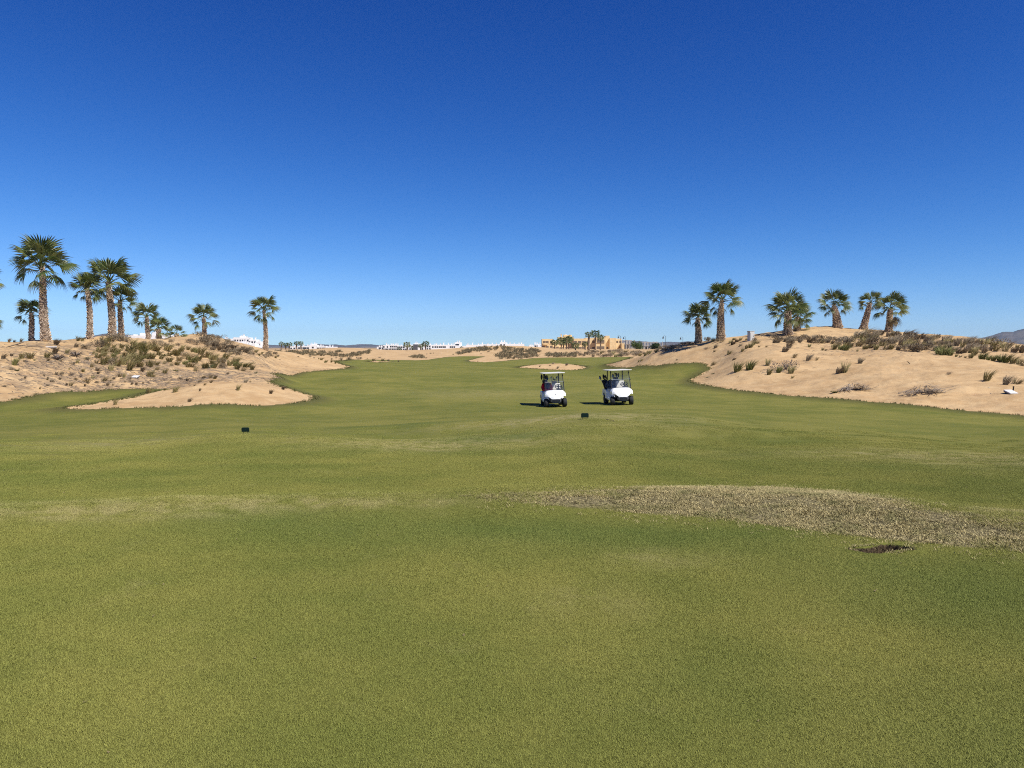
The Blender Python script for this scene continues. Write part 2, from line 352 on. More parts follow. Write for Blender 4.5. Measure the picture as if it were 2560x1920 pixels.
# behind the camera the tee and the rough simply run on, level
rear = np.clip((np.abs(AZ) - .8) / .7, 0, 1)[None]; GZ = GZ * (1 - rear) + rear * (-.25 * np.clip((GX ** 2 + GY ** 2) ** .5 / 40, 0, 1))
def lookup(Z, x, y):
    r = np.hypot(x, y); a = np.arctan2(x, y)
    i = np.clip(np.searchsorted(RR, r) - 1, 0, nR - 2); j = np.clip(np.searchsorted(AZ, a) - 1, 0, nA - 2)
    fr = np.clip((r - RR[i]) / (RR[i + 1] - RR[i]), 0, 1); fj = np.clip((a - AZ[j]) / (AZ[j + 1] - AZ[j]), 0, 1)
    return (Z[i, j] * (1 - fj) + Z[i, j + 1] * fj) * (1 - fr) + (Z[i + 1, j] * (1 - fj) + Z[i + 1, j + 1] * fj) * fr
TS = np.geomspace(1.5, 3000, 2600)
def hit(px, py, Z=None, near=0.):
    """where the line of sight through a photo pixel first meets the land"""
    Z = GZ if Z is None else Z
    d = ray(px, py); T = TS[TS >= near] if near else TS
    x, y, z = d[0] * T, d[1] * T, EYE + d[2] * T
    g = z - lookup(Z, x, y); k = np.where(g <= 0)[0]
    if len(k) == 0: return None
    k = k[0]
    if k == 0: q = T[0]
    else: q = T[k - 1] + (T[k] - T[k - 1]) * g[k - 1] / (g[k - 1] - g[k])
    return np.array([d[0] * q, d[1] * q, lookup(Z, d[0] * q, d[1] * q)])
def ground(x, y): return float(lookup(GZ, np.array(x), np.array(y)))
# undulation of the mown ground and of the dunes
rr = np.hypot(GX, GY); fade = np.clip((rr - 9) / 12, 0, 1) * np.clip((420 - rr) / 200, 0, 1)
GZ += fade * .10 * fbm(GX / 7.5, GY / 11, 3, 3) + .012 * np.clip((rr - 2) / 5, 0, 1) * fbm(GX / 1.3, GY / 1.6, 8, 3) * (rr < 300)
# low shoulder at the end of the tee, and the straw covered mound on the right
def ridge(pts, amp, sig_r):
    q = np.array([at(*p)[:2] for p in pts]); qa = np.arctan2(q[:, 0], q[:, 1]); qr = np.hypot(q[:, 0], q[:, 1])
    rc = np.interp(AZ, qa, qr); env = np.clip((AZ - qa[0]) / .12, 0, 1) * np.clip((qa[-1] - AZ) / .12, 0, 1)
    return amp * env[None] * np.exp(-((rr - rc[None]) / sig_r) ** 2)
GZ += ridge([(-700, 1300, 7.2), (0, 1290, 7.3), (500, 1262, 7.7), (1000, 1250, 8.0), (1300, 1250, 8.0)], .045, .5)
GZ += ridge([(1050, 1240, 8.2), (1300, 1240, 8.1), (1760, 1235, 8.0), (2100, 1255, 7.5), (2560, 1330, 6.6), (3600, 1400, 6.2)], .10, .75)
GZ += ridge([(700, 1105, 18.5), (1000, 1085, 19.5), (1300, 1068, 20), (1700, 1075, 19)], .06, .8)
GZ += ridge([(300, 1130, 15), (900, 1118, 16), (1400, 1095, 17), (2100, 1095, 17)], .13, 1.4)
GZ += ridge([(800, 1075, 22), (1100, 1065, 22.5), (1400, 1052, 22), (1900, 1060, 21)], .14, 1.9)
# ------------------------------------------------------------------ the outline of the grass, from where it lies on the land
OUT = [(-120,1022),(-60,1014),(0,1008),(54,997),(90,988),(145,981),(253,975),(300,975),(398,973),(432,972),(400,978),(350,990),(307,999),(217,1013),(141,1024),(217,1026),(289,1023),(398,1019),
 (479,1018),(638,1016),(737,1011),(775,1003),(790,995),(765,986),(737,979),(718,972),(690,962),(667,956),(704,946),(690,939),(678,936),(734,933),(821,926),(857,923),(877,918),(866,914.5),(848,910),(831,903),
 (870,901),(906,899),(929,898),(991,900),(1067,900),(1090,896),(1112,892),(1202,891),(1217,891),(1190,897),(1170,901),(1180,905),(1224,906),(1271,901),(1296,899),(1329,895),(1407,893.5),(1529,892.5),(1584,891),
 (1586,896),(1548,904),(1509,911),(1529,917),(1574,919),(1618,915),(1700,910),(1758,906),(1782,923),(1760,931),(1746,941),(1724,951),(1736,959),(1780,968),(1839,977),(1939,987),(2018,993),(2140,1003),(2219,1009),
 (2319,1019),(2458,1032),(2560,1040),(2660,1050)]
ISL = [[(1291,919),(1320,914),(1375,911),(1423,911),(1455,915),(1466,920),(1453,924),(1419,926),(1360,924),(1320,921)], [(916,905),(950,903.4),(994,905.2),(950,906.8)]]
def hits(pl):
    o = []
    for (a, b) in pl:
        h = hit(a, b)
        if h is not None: o.append(h[:2])
    return np.array(o)
gpoly = hits(OUT); gpoly = np.vstack([gpoly, [(45, 22), (40, 0), (30, -40), (-30, -40), (-40, 0), (-46, 30)]])
isl = [hits(p) for p in ISL]
def sdist(x, y, poly):
    """distance to a closed outline, negative inside"""
    d = np.full(x.shape, 1e9); ins = np.zeros(x.shape, bool); m = len(poly)
    for i in range(m):
        ax, ay = poly[i]; bx, by = poly[(i + 1) % m]; ex, ey = bx - ax, by - ay
        tt = np.clip(((x - ax) * ex + (y - ay) * ey) / (ex * ex + ey * ey + 1e-9), 0, 1)
        d = np.minimum(d, (x - ax - tt * ex) ** 2 + (y - ay - tt * ey) ** 2)
        c = ((ay > y) != (by > y)) & (x < ex * (y - ay) / (ey if abs(ey) > 1e-9 else 1e-9) + ax); ins ^= c
    d = np.sqrt(d); return np.where(ins, -d, d)
def smooth_poly(p, it=2):
    for _ in range(it):
        q = np.roll(p, -1, 0); p = np.stack([p * .75 + q * .25, p * .25 + q * .75], 1).reshape(-1, 2)
    return p
gs = smooth_poly(gpoly, 1)
SD = sdist(GX, GY, gs)
for p in isl: SD = np.maximum(SD, -sdist(GX, GY, smooth_poly(p, 1)))
sandy = np.clip(SD / .8, 0, 1) * np.clip((500 - rr) / 200, 0, 1)
GZ += sandy * ((.18 * fbm(GX / 3.2, GY / 3.2, 21, 5, .55))) + np.where((SD > -1.4) & (SD < .0), .05 * np.clip((SD + 1.4) / 1.0, 0, 1), 0) * (rr > 12) * (rr < 160)
# heaps inside the round bunker, the divot in the turf
for p in isl[:1]:
    s_ = -sdist(GX, GY, p); GZ += np.where(s_ > 0, .25 * np.clip(s_ / 3, 0, 1), 0)
hx = GX - HOLE[0]; hy = GY - HOLE[1]
hd = np.sqrt((hx / .222) ** 2 + ((hy - .04 * np.sin(hx * 15)) / .085) ** 2) + .16 * perlin(GX * 22, GY * 22, 5)
GZ -= .13 * np.clip((1.12 - hd) / .34, 0, 1); GZ += .012 * np.exp(-((hd - 1.3) / .25) ** 2)
SOIL = np.clip((1.28 - hd) / .3, 0, 1)
STRAW_PX = [(1150,1240),(1300,1233),(1500,1226),(1700,1217),(1900,1217),(2100,1229),(2300,1262),(2480,1293),(2760,1350),(2760,1412),(2560,1378),(2300,1357),(2100,1335),(1900,1308),(1700,1288),(1500,1272),(1300,1256)]
straw_poly = hits(STRAW_PX)
sst = -sdist(GX, GY, straw_poly); STR = np.clip(sst / .30 + .5, 0, 1)
DRY = np.zeros_like(GX); LUSH = np.zeros_like(GX)
def spot(Z, px, py, rx, ry, a):
    h = hit(px, py)
    Z += a * np.exp(-((GX - h[0]) / rx) ** 2 - ((GY - h[1]) / ry) ** 2)
for s in ((1150,1105,2.6,1.5,.55),(1000,1118,2.0,1.0,.4),(1330,1052,3,1.2,.45),(1600,1062,2.0,1.0,.4),(150,1283,1.6,.25,.8),(500,1258,1.6,.25,.8),(900,1250,1.3,.2,.7),(2480,1150,1.6,1.2,.6),(2200,1135,2.5,.8,.5),
          (1500,1040,3,1.5,.5),(300,1110,2,2,.5),(2540,1280,.35,.3,1.3),(1200,985,5,4,.4),(1650,1395,.35,.2,.7),(1470,1500,.3,.3,.35)): spot(DRY, *s)
for s in ((1300,1330,1.4,.55,.8),(1800,1340,1.4,.5,.8),(700,1310,1.2,.6,.6),(2350,1480,.9,.6,.7),(1000,1062,3,.8,.6),(1250,1092,2,.5,.7),(2500,1850,.6,.5,.5),(2200,1400,1,.4,.5),(1750,1700,.5,.5,.35)): spot(LUSH, *s)
LIT = np.zeros_like(GX)
for s in ((300,925,6,7,1.),(420,950,5,5,1.),(180,890,4,4,.8),(560,930,6,6,.8),(620,880,7,9,.7),(2300,860,12,9,.9),(60,960,3,3,.7),(1850,872,5,4,.5)): spot(LIT, *s)
FAR = np.clip((rr - 600) / 500, 0, 1)
idx = np.arange(nR * nA).reshape(nR, nA)
jn = np.roll(idx, -1, 1)
q = np.stack([idx[:-1], jn[:-1], jn[1:], idx[1:]], -1).reshape(-1, 4)[:, ::-1]
V = np.stack([GX, GY, GZ], -1).reshape(-1, 3)
fs = SD.ravel()[q].mean(1)
def ground_piece(name, sel, cap):
    f = q[sel]; use, inv = np.unique(f, return_inverse=True); v = V[use]; f = inv.reshape(f.shape)
    me = np_mesh(name, v, f, M['ground'], True)
    for nm, a in (('sd', np.clip(SD, -50, 50)), ('soil', SOIL), ('straw', STR), ('dry', np.clip(DRY, 0, 1)), ('lush', np.clip(LUSH, 0, 1)), ('litter', np.clip(LIT, 0, 1)), ('far', FAR)):
        fattr(me, nm, a.ravel()[use])
    o = link(name, me); o['kind'] = 'structure'; return o
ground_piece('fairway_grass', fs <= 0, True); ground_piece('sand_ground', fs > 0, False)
m = MB(); c0 = len(AZ)                                # little disc under the camera's feet
m.add([(0, 0, float(GZ[0].mean()))] + [tuple(V[i]) for i in range(nA)], [(0, (i + 1) % nA + 1, i + 1) for i in range(nA)])
me = m.mesh('tee_grass', M['ground'], True)
for nm in ('sd', 'soil', 'straw', 'dry', 'lush', 'litter', 'far'): fattr(me, nm, np.full(nA + 1, -20. if nm == 'sd' else 0.))
o = link('tee_grass', me); o['kind'] = 'structure'
# ------------------------------------------------------------------ mountains on the horizon
def range_of(name, prof, Y0, depth, seed):
    pts = np.array(prof, float); k = 260; m_ = 26
    px = np.linspace(pts[0, 0], pts[-1, 0], k); py = np.interp(px, pts[:, 0], pts[:, 1])
    py = py + .7 * fbm(px / 14, px * 0 + seed, seed, 4) 
    top = np.maximum((868 - py) / F * (Y0 + depth * .5) + 6, 0)
    xs = (px - W0 / 2) / F; V_, F_ = [], []
    ends = np.clip(np.minimum(np.arange(k), k - 1 - np.arange(k)) / 14, 0, 1)
    for j in range(m_):
        f = j / (m_ - 1); prof_ = max(0, 1 - abs(f - .5) * 2); Yj = Y0 + depth * f
        for i in range(k):
            x = xs[i] * Yj; nz = fbm(np.array(x / 420), np.array(Yj / 420), seed, 4)
            z = top[i] * (prof_ ** .8) * (1 + (.9 * float(nz) if j != (m_ - 1) // 2 + 1 and prof_ > 0 else 0) * (1 - prof_)) * ends[i] - 8
            V_.append((x, Yj, z))
    V_ = np.array(V_); I = np.arange(k * m_).reshape(m_, k)
    F_ = np.stack([I[:-1, :-1], I[:-1, 1:], I[1:, 1:], I[1:, :-1]], -1).reshape(-1, 4)
    o = link(name, np_mesh(name, V_, F_, M['mountain'], True)); o['kind'] = 'structure'
range_of('mountain', [(-260,858),(-60,862),(60,860),(155,850),(200,844),(235,838),(262,833),(290,832),(316,835),(361,835),(400,838),(480,846),(560,852),(640,858),(700,863)], 9000, 3000, 3)
range_of('mountain', [(560,864),(620,861),(674,861),(694,862),(740,864),(766,863),(799,859),(820,861),(839,860),(864,863),(885,861),(900,859.5),(929,860),(945,862),(962,861),(990,866),(1030,868)], 10000, 3000, 9)
range_of('mountain', [(1480,862),(1554,851),(1590,851),(1628,854),(1650,855),(1668,853),(1698,854),(1720,852),(1745,853),(1800,858),(1900,862),(2000,860)], 9000, 3000, 14)
range_of('mountain', [(2380,858),(2440,846),(2478,837),(2504,828),(2530,828),(2560,819),(2620,812),(2720,812),(2850,815),(3000,830)], 7500, 2500, 22)
# ------------------------------------------------------------------ haze
hz = MB(); hz.box((0, 0, 155), (29000, 29000, 340))
t = NT('haze_mat'); t.t.nodes.remove(t.b); pv = t.n('ShaderNodeVolumePrincipled'); pv.inputs['Density'].default_value = HAZE_DENSITY
pv.inputs['Color'].default_value = (.52, .74, 1, 1); pv.inputs['Anisotropy'].default_value = 0.
t.l(pv.outputs[0], t.t.nodes['Material Output'].inputs['Volume'])
if HAZE_DENSITY > 0:
    o = hz.build('haze', t.m); o['kind'] = 'stuff'
# ------------------------------------------------------------------ buildings
def mpp(Y): return Y / F
def building(name, label, group, Y, blocks, cat='building', face='white_wall'):
    """blocks: dict(px0, px1, top, bot, dy, depth, win=(rows, cols, w, h), chim=n)"""
    xa = min(b['px0'] for b in blocks); xb = max(b['px1'] for b in blocks)
    c = at((xa + xb) / 2, max(b['bot'] for b in blocks), Y); E = empty(name, c, label=label, cat=cat, group=group)
    for b in blocks:
        Yb = Y + b.get('dy', 0); a0 = at(b['px0'], b['bot'], Yb) - c; a1 = at(b['px1'], b['top'], Yb) - c; dp = b.get('depth', 9)
        z0 = a0[2] - b.get('sink', 3); m = MB()
        w_, h_ = a1[0] - a0[0], a1[2] - z0
        m.box(((a0[0] + a1[0]) / 2, a0[1] + dp / 2, z0 + h_ / 2), (w_, dp, h_))
        if b.get('parapet', True):
            m.box(((a0[0] + a1[0]) / 2, a0[1] + .15, a1[2] + .2), (w_ + .1, .3, .42)); m.box((a0[0] + .12, a0[1] + dp / 2, a1[2] + .19), (.3, dp - .8, .4)); m.box((a1[0] - .12, a0[1] + dp / 2, a1[2] + .19), (.3, dp - .8, .4))
        m.build('wall', M[b.get('mat', face)], E)
        rows, cols, ww, wh = b.get('win', (0, 0, 0, 0)); H = a1[2] - a0[2]
        for i in range(rows):
            for j in range(cols):
                if random.random() < b.get('skip', .12): continue
                x = a0[0] + w_ * (j + .5 + random.uniform(-.12, .12)) / cols; z = a0[2] + H * (i + .5) / rows - .1
                m = MB(); m.box((x, a0[1] - .02, z), (ww, .06, wh))
                wo = m.build('window', M[b.get('wmat', 'window')], E)
                if b.get('sill'):
                    m = MB(); m.box((x, a0[1] - .12, z - wh / 2 - .1), (ww + .3, .3, .14)); m.build('sill', M[b.get('mat', face)], wo)
        if b.get('balc'):
            for i in range(b['balc']):
                z = a0[2] + H * (i + .1) / max(rows, 1); m = MB(); x0 = a0[0] + w_ * random.uniform(.1, .4)
                m.box((x0 + w_ * .2, a0[1] - .7, z), (w_ * .4, 1.3, .9)); m.build('balcony', M[b.get('mat', face)], E)
        for k in range(-(-b.get('chim', 0) * 3 // 5)):
            x = a0[0] + w_ * (k + .5 + random.uniform(-.3, .3)) / -(-b['chim'] * 3 // 5); yy = a0[1] + random.uniform(.5, dp * .7); m = MB(); hh = random.uniform(.9, 1.9)
            m.box((x, yy, a1[2] + hh / 2), (.75, .75, hh)); m.box((x, yy, a1[2] + hh + .14), (1.05, 1.05, .22)); m.build('chimney', M[b.get('mat', face)], E)
    return E
GW = 'white apartment blocks beyond the dunes'
def B(px0, px1, top, bot, **k): return dict(px0=px0, px1=px1, top=top, bot=bot, **k)
building('apartment_building', 'low white flat roofed building with two chimneys behind the left dune palms', GW, 210, [B(322,366,842,858,chim=0,depth=12), B(332,336,836,843,depth=2,dy=3,sink=.2,parapet=False), B(350,362,836,843,depth=4,dy=3,sink=.2), B(374,402,840,858,chim=1,depth=12), B(380,388,834,841,depth=4,dy=3,sink=.2), B(405,416,842,858)])
building('apartment_building', 'tall white stepped building of the hillside cluster left of lone palm', GW, 560, [B(556,585,848,880,chim=4,win=(3,5,1.1,1.3)), B(585,622,845,880,chim=5,win=(3,6,1.1,1.3)), B(600,612,842,848,dy=3,sink=.3,chim=2,depth=5), B(622,640,850,880,chim=3,win=(3,3,1.1,1.3)), B(640,651,855,880,chim=2,win=(2,2,1.1,1.3))], )
building('apartment_building', 'white terraced row stepping down in front of the hillside cluster', GW, 530, [B(570,592,860,882,chim=2,win=(2,4,1.0,1.2)), B(592,618,858,882,chim=3,win=(2,5,1.0,1.2)), B(618,638,862,882,chim=2,win=(2,4,1.0,1.2)), B(638,658,868,882,chim=2,win=(1,4,1.0,1.2))])
building('apartment_building', 'long white two storey row with chimneys behind the four far palms', GW, 640, [B(725,745,867,882,chim=3,win=(2,3,1.4,1.3)), B(745,773,866,882,chim=4,win=(2,5,1.6,1.4)), B(773,792,864,882,chim=4,win=(2,3,1.6,1.4)), B(776,789,861,866,dy=3,sink=.3,chim=3,depth=5), B(792,815,867,882,chim=3,win=(2,4,1.6,1.4)), B(815,838,868,882,chim=3,win=(2,4,1.6,1.4))])
building('apartment_building', 'curved white building with arcaded balconies at left end of long row', GW, 600, [B(942,958,868,876,chim=3,win=(2,4,1.0,1.2)), B(958,975,864,876,chim=3,win=(2,4,1.1,1.3)), B(975,992,863,876,chim=4,win=(2,4,1.1,1.3)), B(992,1016,865,876,chim=5,win=(2,5,1.1,1.3)), B(1016,1078,863,875,chim=8,win=(2,10,1.1,1.3)), B(1034,1048,860,865,dy=3,sink=.3,chim=2,depth=5)])
building('apartment_building', 'dark glazed ground floor hall below the curved white building', None, 585, [B(942,1010,876,882,mat='grey_part',parapet=False,win=(1,14,1.0,1.3)), B(1010,1080,874,881,mat='grey_part',parapet=False,win=(1,14,1.0,1.3))])
building('apartment_building', 'long white row with square roof tower right of the far palm pair', GW, 590, [B(1080,1106,863,880,chim=5,win=(2,5,1.2,1.2)), B(1106,1138,863,880,chim=6,win=(2,7,1.2,1.2)), B(1138,1153,857,866,dy=2,sink=.3,chim=3,depth=6,win=(1,3,1.6,1.2)), B(1138,1165,866,880,win=(1,3,3,1.6)), B(1165,1200,863,880,chim=4,win=(1,6,1.2,1.2)), B(1200,1246,862,880,chim=6,win=(1,7,1.2,1.2))])
building('apartment_building', 'white row with corner roof turret at right end of white houses', GW, 600, [B(1246,1250,861,880), B(1250,1264,856,880,chim=2,win=(2,2,1.2,1.2)), B(1264,1290,861,880,chim=4,win=(1,4,1.2,1.2)), B(1290,1311,861,880,chim=2,win=(1,3,1.2,1.2))])
building('apartment_building', 'small white villa group left of the ochre building', GW, 560, [B(1322,1336,865,878,chim=3,win=(1,3,1.2,1.2)), B(1336,1352,861,878,chim=4,win=(2,3,1.2,1.2)), B(1344,1356,866,878,dy=-4,chim=1)])
building('apartment_building', 'ochre yellow apartment building with dark windows behind the palm clumps', None, 470,
  [B(1355,1382,849,873,mat='yellow_wall',win=(2,3,1.7,1.5),skip=0,wmat='shade_glass',sill=True,balc=2,depth=10), B(1382,1398,852,875,dy=4,mat='yellow_pale',win=(2,2,1.6,1.5),wmat='shade_glass'),
   B(1396,1434,844,876,dy=6,mat='yellow_wall',win=(3,5,1.6,1.4),wmat='shade_glass',depth=12,chim=2), B(1409,1430,839,845,dy=9,sink=.5,mat='yellow_pale',depth=6), B(1412,1417,836,840,dy=9.5,sink=.5,mat='white_wall',depth=2,parapet=False),
   B(1434,1464,848,878,mat='yellow_wall',win=(2,3,2.2,1.7),skip=0,wmat='shade_glass',sill=True,balc=1,depth=12), B(1464,1489,846,878,dy=3,mat='yellow_pale',win=(2,2,1.7,1.5),wmat='shade_glass'),
   B(1489,1514,845,877,dy=-2,mat='yellow_wall',win=(2,2,2.0,1.8),skip=0,wmat='shade_glass',sill=True), B(1514,1524,841,875,dy=1,mat='yellow_pale',win=(3,1,1.0,1.0)), B(1524,1540,847,873,dy=-1,mat='yellow_wall',win=(2,2,1.2,1.4),wmat='yellow_pale'),
   B(1540,1554,848,873,dy=2,mat='yellow_pale',win=(2,2,1.2,1.4),wmat='shade_glass'), B(1554,1561,860,873,dy=-3,mat='yellow_wall')], face='yellow_wall')
def skeleton(label, Y, px0, px1, top, bot, floors, cols, stubs):
    c = at((px0 + px1) / 2, bot, Y); E = empty('concrete_skeleton', c, label=label, cat='building', group='unfinished concrete frames'); W_ = (px1 - px0) * mpp(Y); H = (bot - top) * mpp(Y)
    for f in range(floors):
        m = MB(); z = H * (f + 1) / (floors + stubs); m.box((0, 4, z), (W_, 9, .38)); m.build('floor_slab', M['concrete'], E)
    for i in range(cols):
        for dy in (0, 8):
            x = -W_ / 2 + .4 + (W_ - .8) * i / (cols - 1); m = MB(); hh = H * (1 if (i * 7 + dy) % 3 else .8) + 2; m.box((x, dy, hh / 2 - 2), (.5, .5, hh)); m.build('column', M['concrete'], E)
    m = MB(); m.box((0, 8, H - .3), (W_ * .8, .4, .45)); m.box((-W_ * .1, 0, H * .93), (W_ * .7, .35, .4)); m.build('ring_beam', M['concrete'], E)
    for i in range(cols - 1):
        if i % 2 == 0:
            m = MB(); m.box((-W_ / 2 + W_ * (i + .5) / (cols - 1), 6, H * .3), (W_ / cols * .8, .2, H * .5)); m.build('infill_wall', M['concrete'], E)
skeleton('unfinished bare concrete frame right beside the ochre building', 480, 1558, 1588, 850, 871, 1, 5, 1.0)
skeleton('wider unfinished concrete frame between the bright and dark round trees', 450, 1602, 1658, 854, 876, 1, 8, 1.0)
# ------------------------------------------------------------------ palms
def frond_mesh(name, droop, nseg=22, lp=.95, spread=1.75, L=.95, mat='frond', fold=.3, seed=0):
    r = random.Random(seed); m = MB(); st = []
    for i in range(4):
        s = i / 3; st.append((lp * s, 0, .06 * math.sin(s * 3) - droop * .18 * s * s))
    m.tube(st, [.035, .024, .018, .014], 4, False); hub = Vector(st[-1])
    dth = 2 * spread / nseg
    for i in range(nseg):
        th = -spread + dth * (i + .5) + r.uniform(-.02, .02); ln = L * (1 - .28 * (abs(th) / spread) ** 2) * r.uniform(.88, 1.06)
        if r.random() < .04: continue
        def pt(rad, off, zz):
            a = th + off; s = rad / L
            z = -fold * abs(math.sin(a)) * rad - droop * .55 * s ** 2.2 * L + zz
            back = 1 - .12 * s * droop
            return hub + Vector((math.cos(a) * rad * back, math.sin(a) * rad, z))
        h = dth * .5
        p = [pt(.04, -h, 0), pt(.04, h, 0), pt(.60 * ln, -h, .0), pt(.60 * ln, 0, .024), pt(.60 * ln, h, .0), pt(.82 * ln, -h * .42, -.02 * droop), pt(.82 * ln, h * .42, -.02 * droop), pt(ln * r.uniform(.95, 1.08), r.uniform(-.03, .03), -.12 * droop * r.uniform(.3, 1.3))]
        m.add(p, [(0, 2, 3), (0, 3, 1), (1, 3, 4), (2, 5, 3), (3, 5, 6), (3, 6, 4), (5, 7, 6)])
    me = bpy.data.meshes.new(name); me.from_pydata(m.v, [], m.f); me.materials.append(M[mat]); return me
FR_UP = [frond_mesh('frond', .25, fold=.42, seed=1), frond_mesh('frond', .45, fold=.34, seed=2), frond_mesh('frond', .4, 20, 1.05, 1.6, .9, fold=.5, seed=6)]
FR_MID = [frond_mesh('frond', .7, fold=.30, seed=3), frond_mesh('frond', .95, fold=.25, seed=4), frond_mesh('frond', .8, 24, 1.0, 1.85, .95, fold=.4, seed=8)]
FR_LOW = [frond_mesh('frond', 1.0, 20, 1.0, 1.5, .85, fold=.35, seed=5), frond_mesh('frond', 1.2, 20, 1.05, 1.4, .85, fold=.42, seed=7)]
FR_DRY = [frond_mesh('dry_frond', 1.7, fold=.6, mat='frond_dry', seed=11)]
def palm(label, group, base, top_off, r0, r1, crown_r, nf=30, seed=0, wind=.0, low=-.5, dry=0, bulge=0., far=False, cat='palm tree'):
    """base: world point; top_off: where the trunk ends relative to it; r0, r1 trunk radii"""
    r = random.Random(seed); E = empty('palm_tree', base, label=label, cat=cat, group=group)
    T = Vector(top_off); H = T.z
    def axis(s):
        return Vector((T.x * s ** 1.3 + .012 * H * math.sin(s * 5 + seed), T.y * s, T.z * s)) - Vector((.012 * H * math.sin(seed), 0, 0)) * (1 - s)
    k = 5 if far else 12
    r0 *= 1 if far else .72; r1 *= 1 if far else .74; m = MB(); rad = lambda s: (r0 + (r1 - r0) * min(1, s * 1.05) ** (.9 if not bulge else 1.5)) * (1 + .15 * max(0, 1 - s * 6)) * (1 - .3 * max(0, (s - .85) / .15))
    m.tube([axis(i / k) - Vector((0, 0, .3 if i == 0 else 0)) for i in range(k + 1)], [rad(i / k) for i in range(k + 1)], 6 if far else 14)
    tr = m.build('trunk', M['trunk'], E, True)
    if not far:
        m = MB(); rows = max(6, int(H / .088)); a = 0
        for i in range(rows):
            s = (i + .3) / rows; nb = max(5, int(2 * math.pi * rad(s) / .16))
            for j in range(nb):
                a = 6.2832 * (j + (i % 2) * .5) / nb + r.uniform(-.15, .15) + i * .13; c = axis(max(0, min(1, s + r.uniform(-.5, .5) / rows))); q = rad(s)
                d = Vector((math.cos(a), math.sin(a), 0)); sd = Vector((-math.sin(a), math.cos(a), 0)); w_ = r.uniform(.06, .10); out = r.uniform(.03, .085) * (1.3 if s < .12 else 1)
                up = r.uniform(.05, .16)
                p0 = c + d * (q * .92); tip = c + d * (q + out) + Vector((0, 0, up))
                m.add([p0 - sd * w_, p0 + sd * w_, tip + sd * w_ * .45, tip - sd * w_ * .45, c + d * (q * .96) + Vector((0, 0, up * .9 + .02))], [(0, 1, 2, 3), (3, 2, 4), (0, 3, 4), (1, 4, 2)])
        lb = m.build('leaf_bases', M['boot'], tr); lb['kind'] = 'stuff'
    sc = crown_r / (1.75 if far else 2.02)
    if far:
        m = MB()
        for i in range(nf):
            e = math.asin(1 - 1.45 * (i + .5) / nf) if True else 0; a = i * 2.39996 + seed; me = FR_MID[i % 3] if e > -.1 else FR_LOW[i % 2]
            mt = Matrix.Translation(T) @ Matrix.Rotation(a, 4, 'Z') @ Matrix.Rotation(-e, 4, 'Y') @ Matrix.Scale(sc * r.uniform(.85, 1.1), 4)
            m.add([mt @ v.co for v in me.vertices], [tuple(p.vertices) for p in me.polygons])
        me = bpy.data.meshes.new('crown'); me.from_pydata(m.v, [], m.f); me.materials.append(M['frond']); link('crown', me, E)
        return E
    nf = int(nf * .82)
    for i in range(nf):
        f = (i + .5) / nf; e = (1.42 - 1.0 * (f / .72) if f < .72 else .36 - (.36 - max(-.75, low - .05)) * ((f - .72) / .28)) + r.uniform(-.14, .14); a = i * 2.39996 + seed * 1.7 + r.uniform(-.25, .25)
        pool = FR_UP if e > .75 else FR_MID if e > -.05 else FR_LOW
        if i >= nf - dry: pool = FR_DRY; e -= .35
        # wind from the left bends the crown to the right
        d = Vector((math.cos(e) * math.cos(a) + wind * .5, math.cos(e) * math.sin(a), math.sin(e))).normalized(); e = math.asin(d.z); a = math.atan2(d.y, d.x)
        mt = Matrix.Rotation(a, 4, 'Z') @ Matrix.Rotation(-e, 4, 'Y') @ Matrix.Rotation(r.uniform(-.5, .5), 4, 'X')
        s_ = sc * r.uniform(.86, 1.12) * (.88 if e < -.05 else 1)
        nm = 'dry_frond' if pool is FR_DRY else 'frond'
        link(nm, r.choice(pool), E, loc=T - Vector((0, 0, .22 * sc * f)), rot=mt.to_euler(), scale=(s_,) * 3)
    return E
def put_palm(label, group, bx, by, Y, tx, ty, r0px, r1px, crpx, **k):
    b = at(bx, by, Y); b[2] = ground(b[0], b[1]) - .05; tp = at(tx, ty, Y); 
    return palm(label, group, b, tp - b, r0px * mpp(Y), r1px * mpp(Y), crpx * mpp(Y), **k)
GL, GRR = 'palms on the left dune', 'palms on the right dune'
put_palm('palm mostly cut off by the left edge, high frond tips showing', GL, -48, 850, 54, -48, 700, 11, 8, 58, seed=1)
put_palm('low palm cut off by the left edge, one frond tip showing', GL, -34, 852, 60, -34, 815, 9, 7, 40, seed=2)
put_palm('tallest palm on the left dune with thick straight trunk', GL, 115, 852, 53.5, 103, 668, 14.5, 7.5, 88, nf=34, seed=3, low=-.42, wind=.05)
put_palm('short palm standing left of the tallest palm trunk', GL, 79, 854, 57, 78, 783, 8.5, 6.5, 44, nf=28, seed=4, low=-.45)
put_palm('mid height palm with bare trunk and sagging pale green lower fronds', GL, 225, 850, 55.5, 219, 722, 9.5, 6.5, 50, nf=28, seed=5, low=-.55, wind=-.1)
put_palm('big headed palm rising from brown tussocks, thicker trunk of the close pair', GL, 281, 848, 57, 272, 705, 12, 8, 78, nf=34, seed=6, low=-.45, wind=.08)
put_palm('thinner shorter palm close behind the big headed palm', GL, 303, 848, 58.5, 301, 752, 9, 6, 48, nf=28, seed=7, low=-.4, wind=.15)
put_palm('medium palm with open crown in front of low white building', GL, 371, 852, 66, 367, 792, 7, 5, 42, nf=26, seed=8, low=-.35)
put_palm('dense dark short palm right of the open crowned palm', GL, 398, 846, 71, 396, 822, 8, 7, 36, nf=34, seed=9, low=-.5)
put_palm('stemless young palm on the dune next to dense short palm', GL, 442, 846, 74, 442, 836, 6, 5, 30, nf=18, seed=10, low=-.1, wind=.1)
put_palm('palm on the bare sand crest above the brown brush', GL, 511, 838, 77, 509, 794, 7, 5.5, 43, nf=26, seed=11, low=-.45)
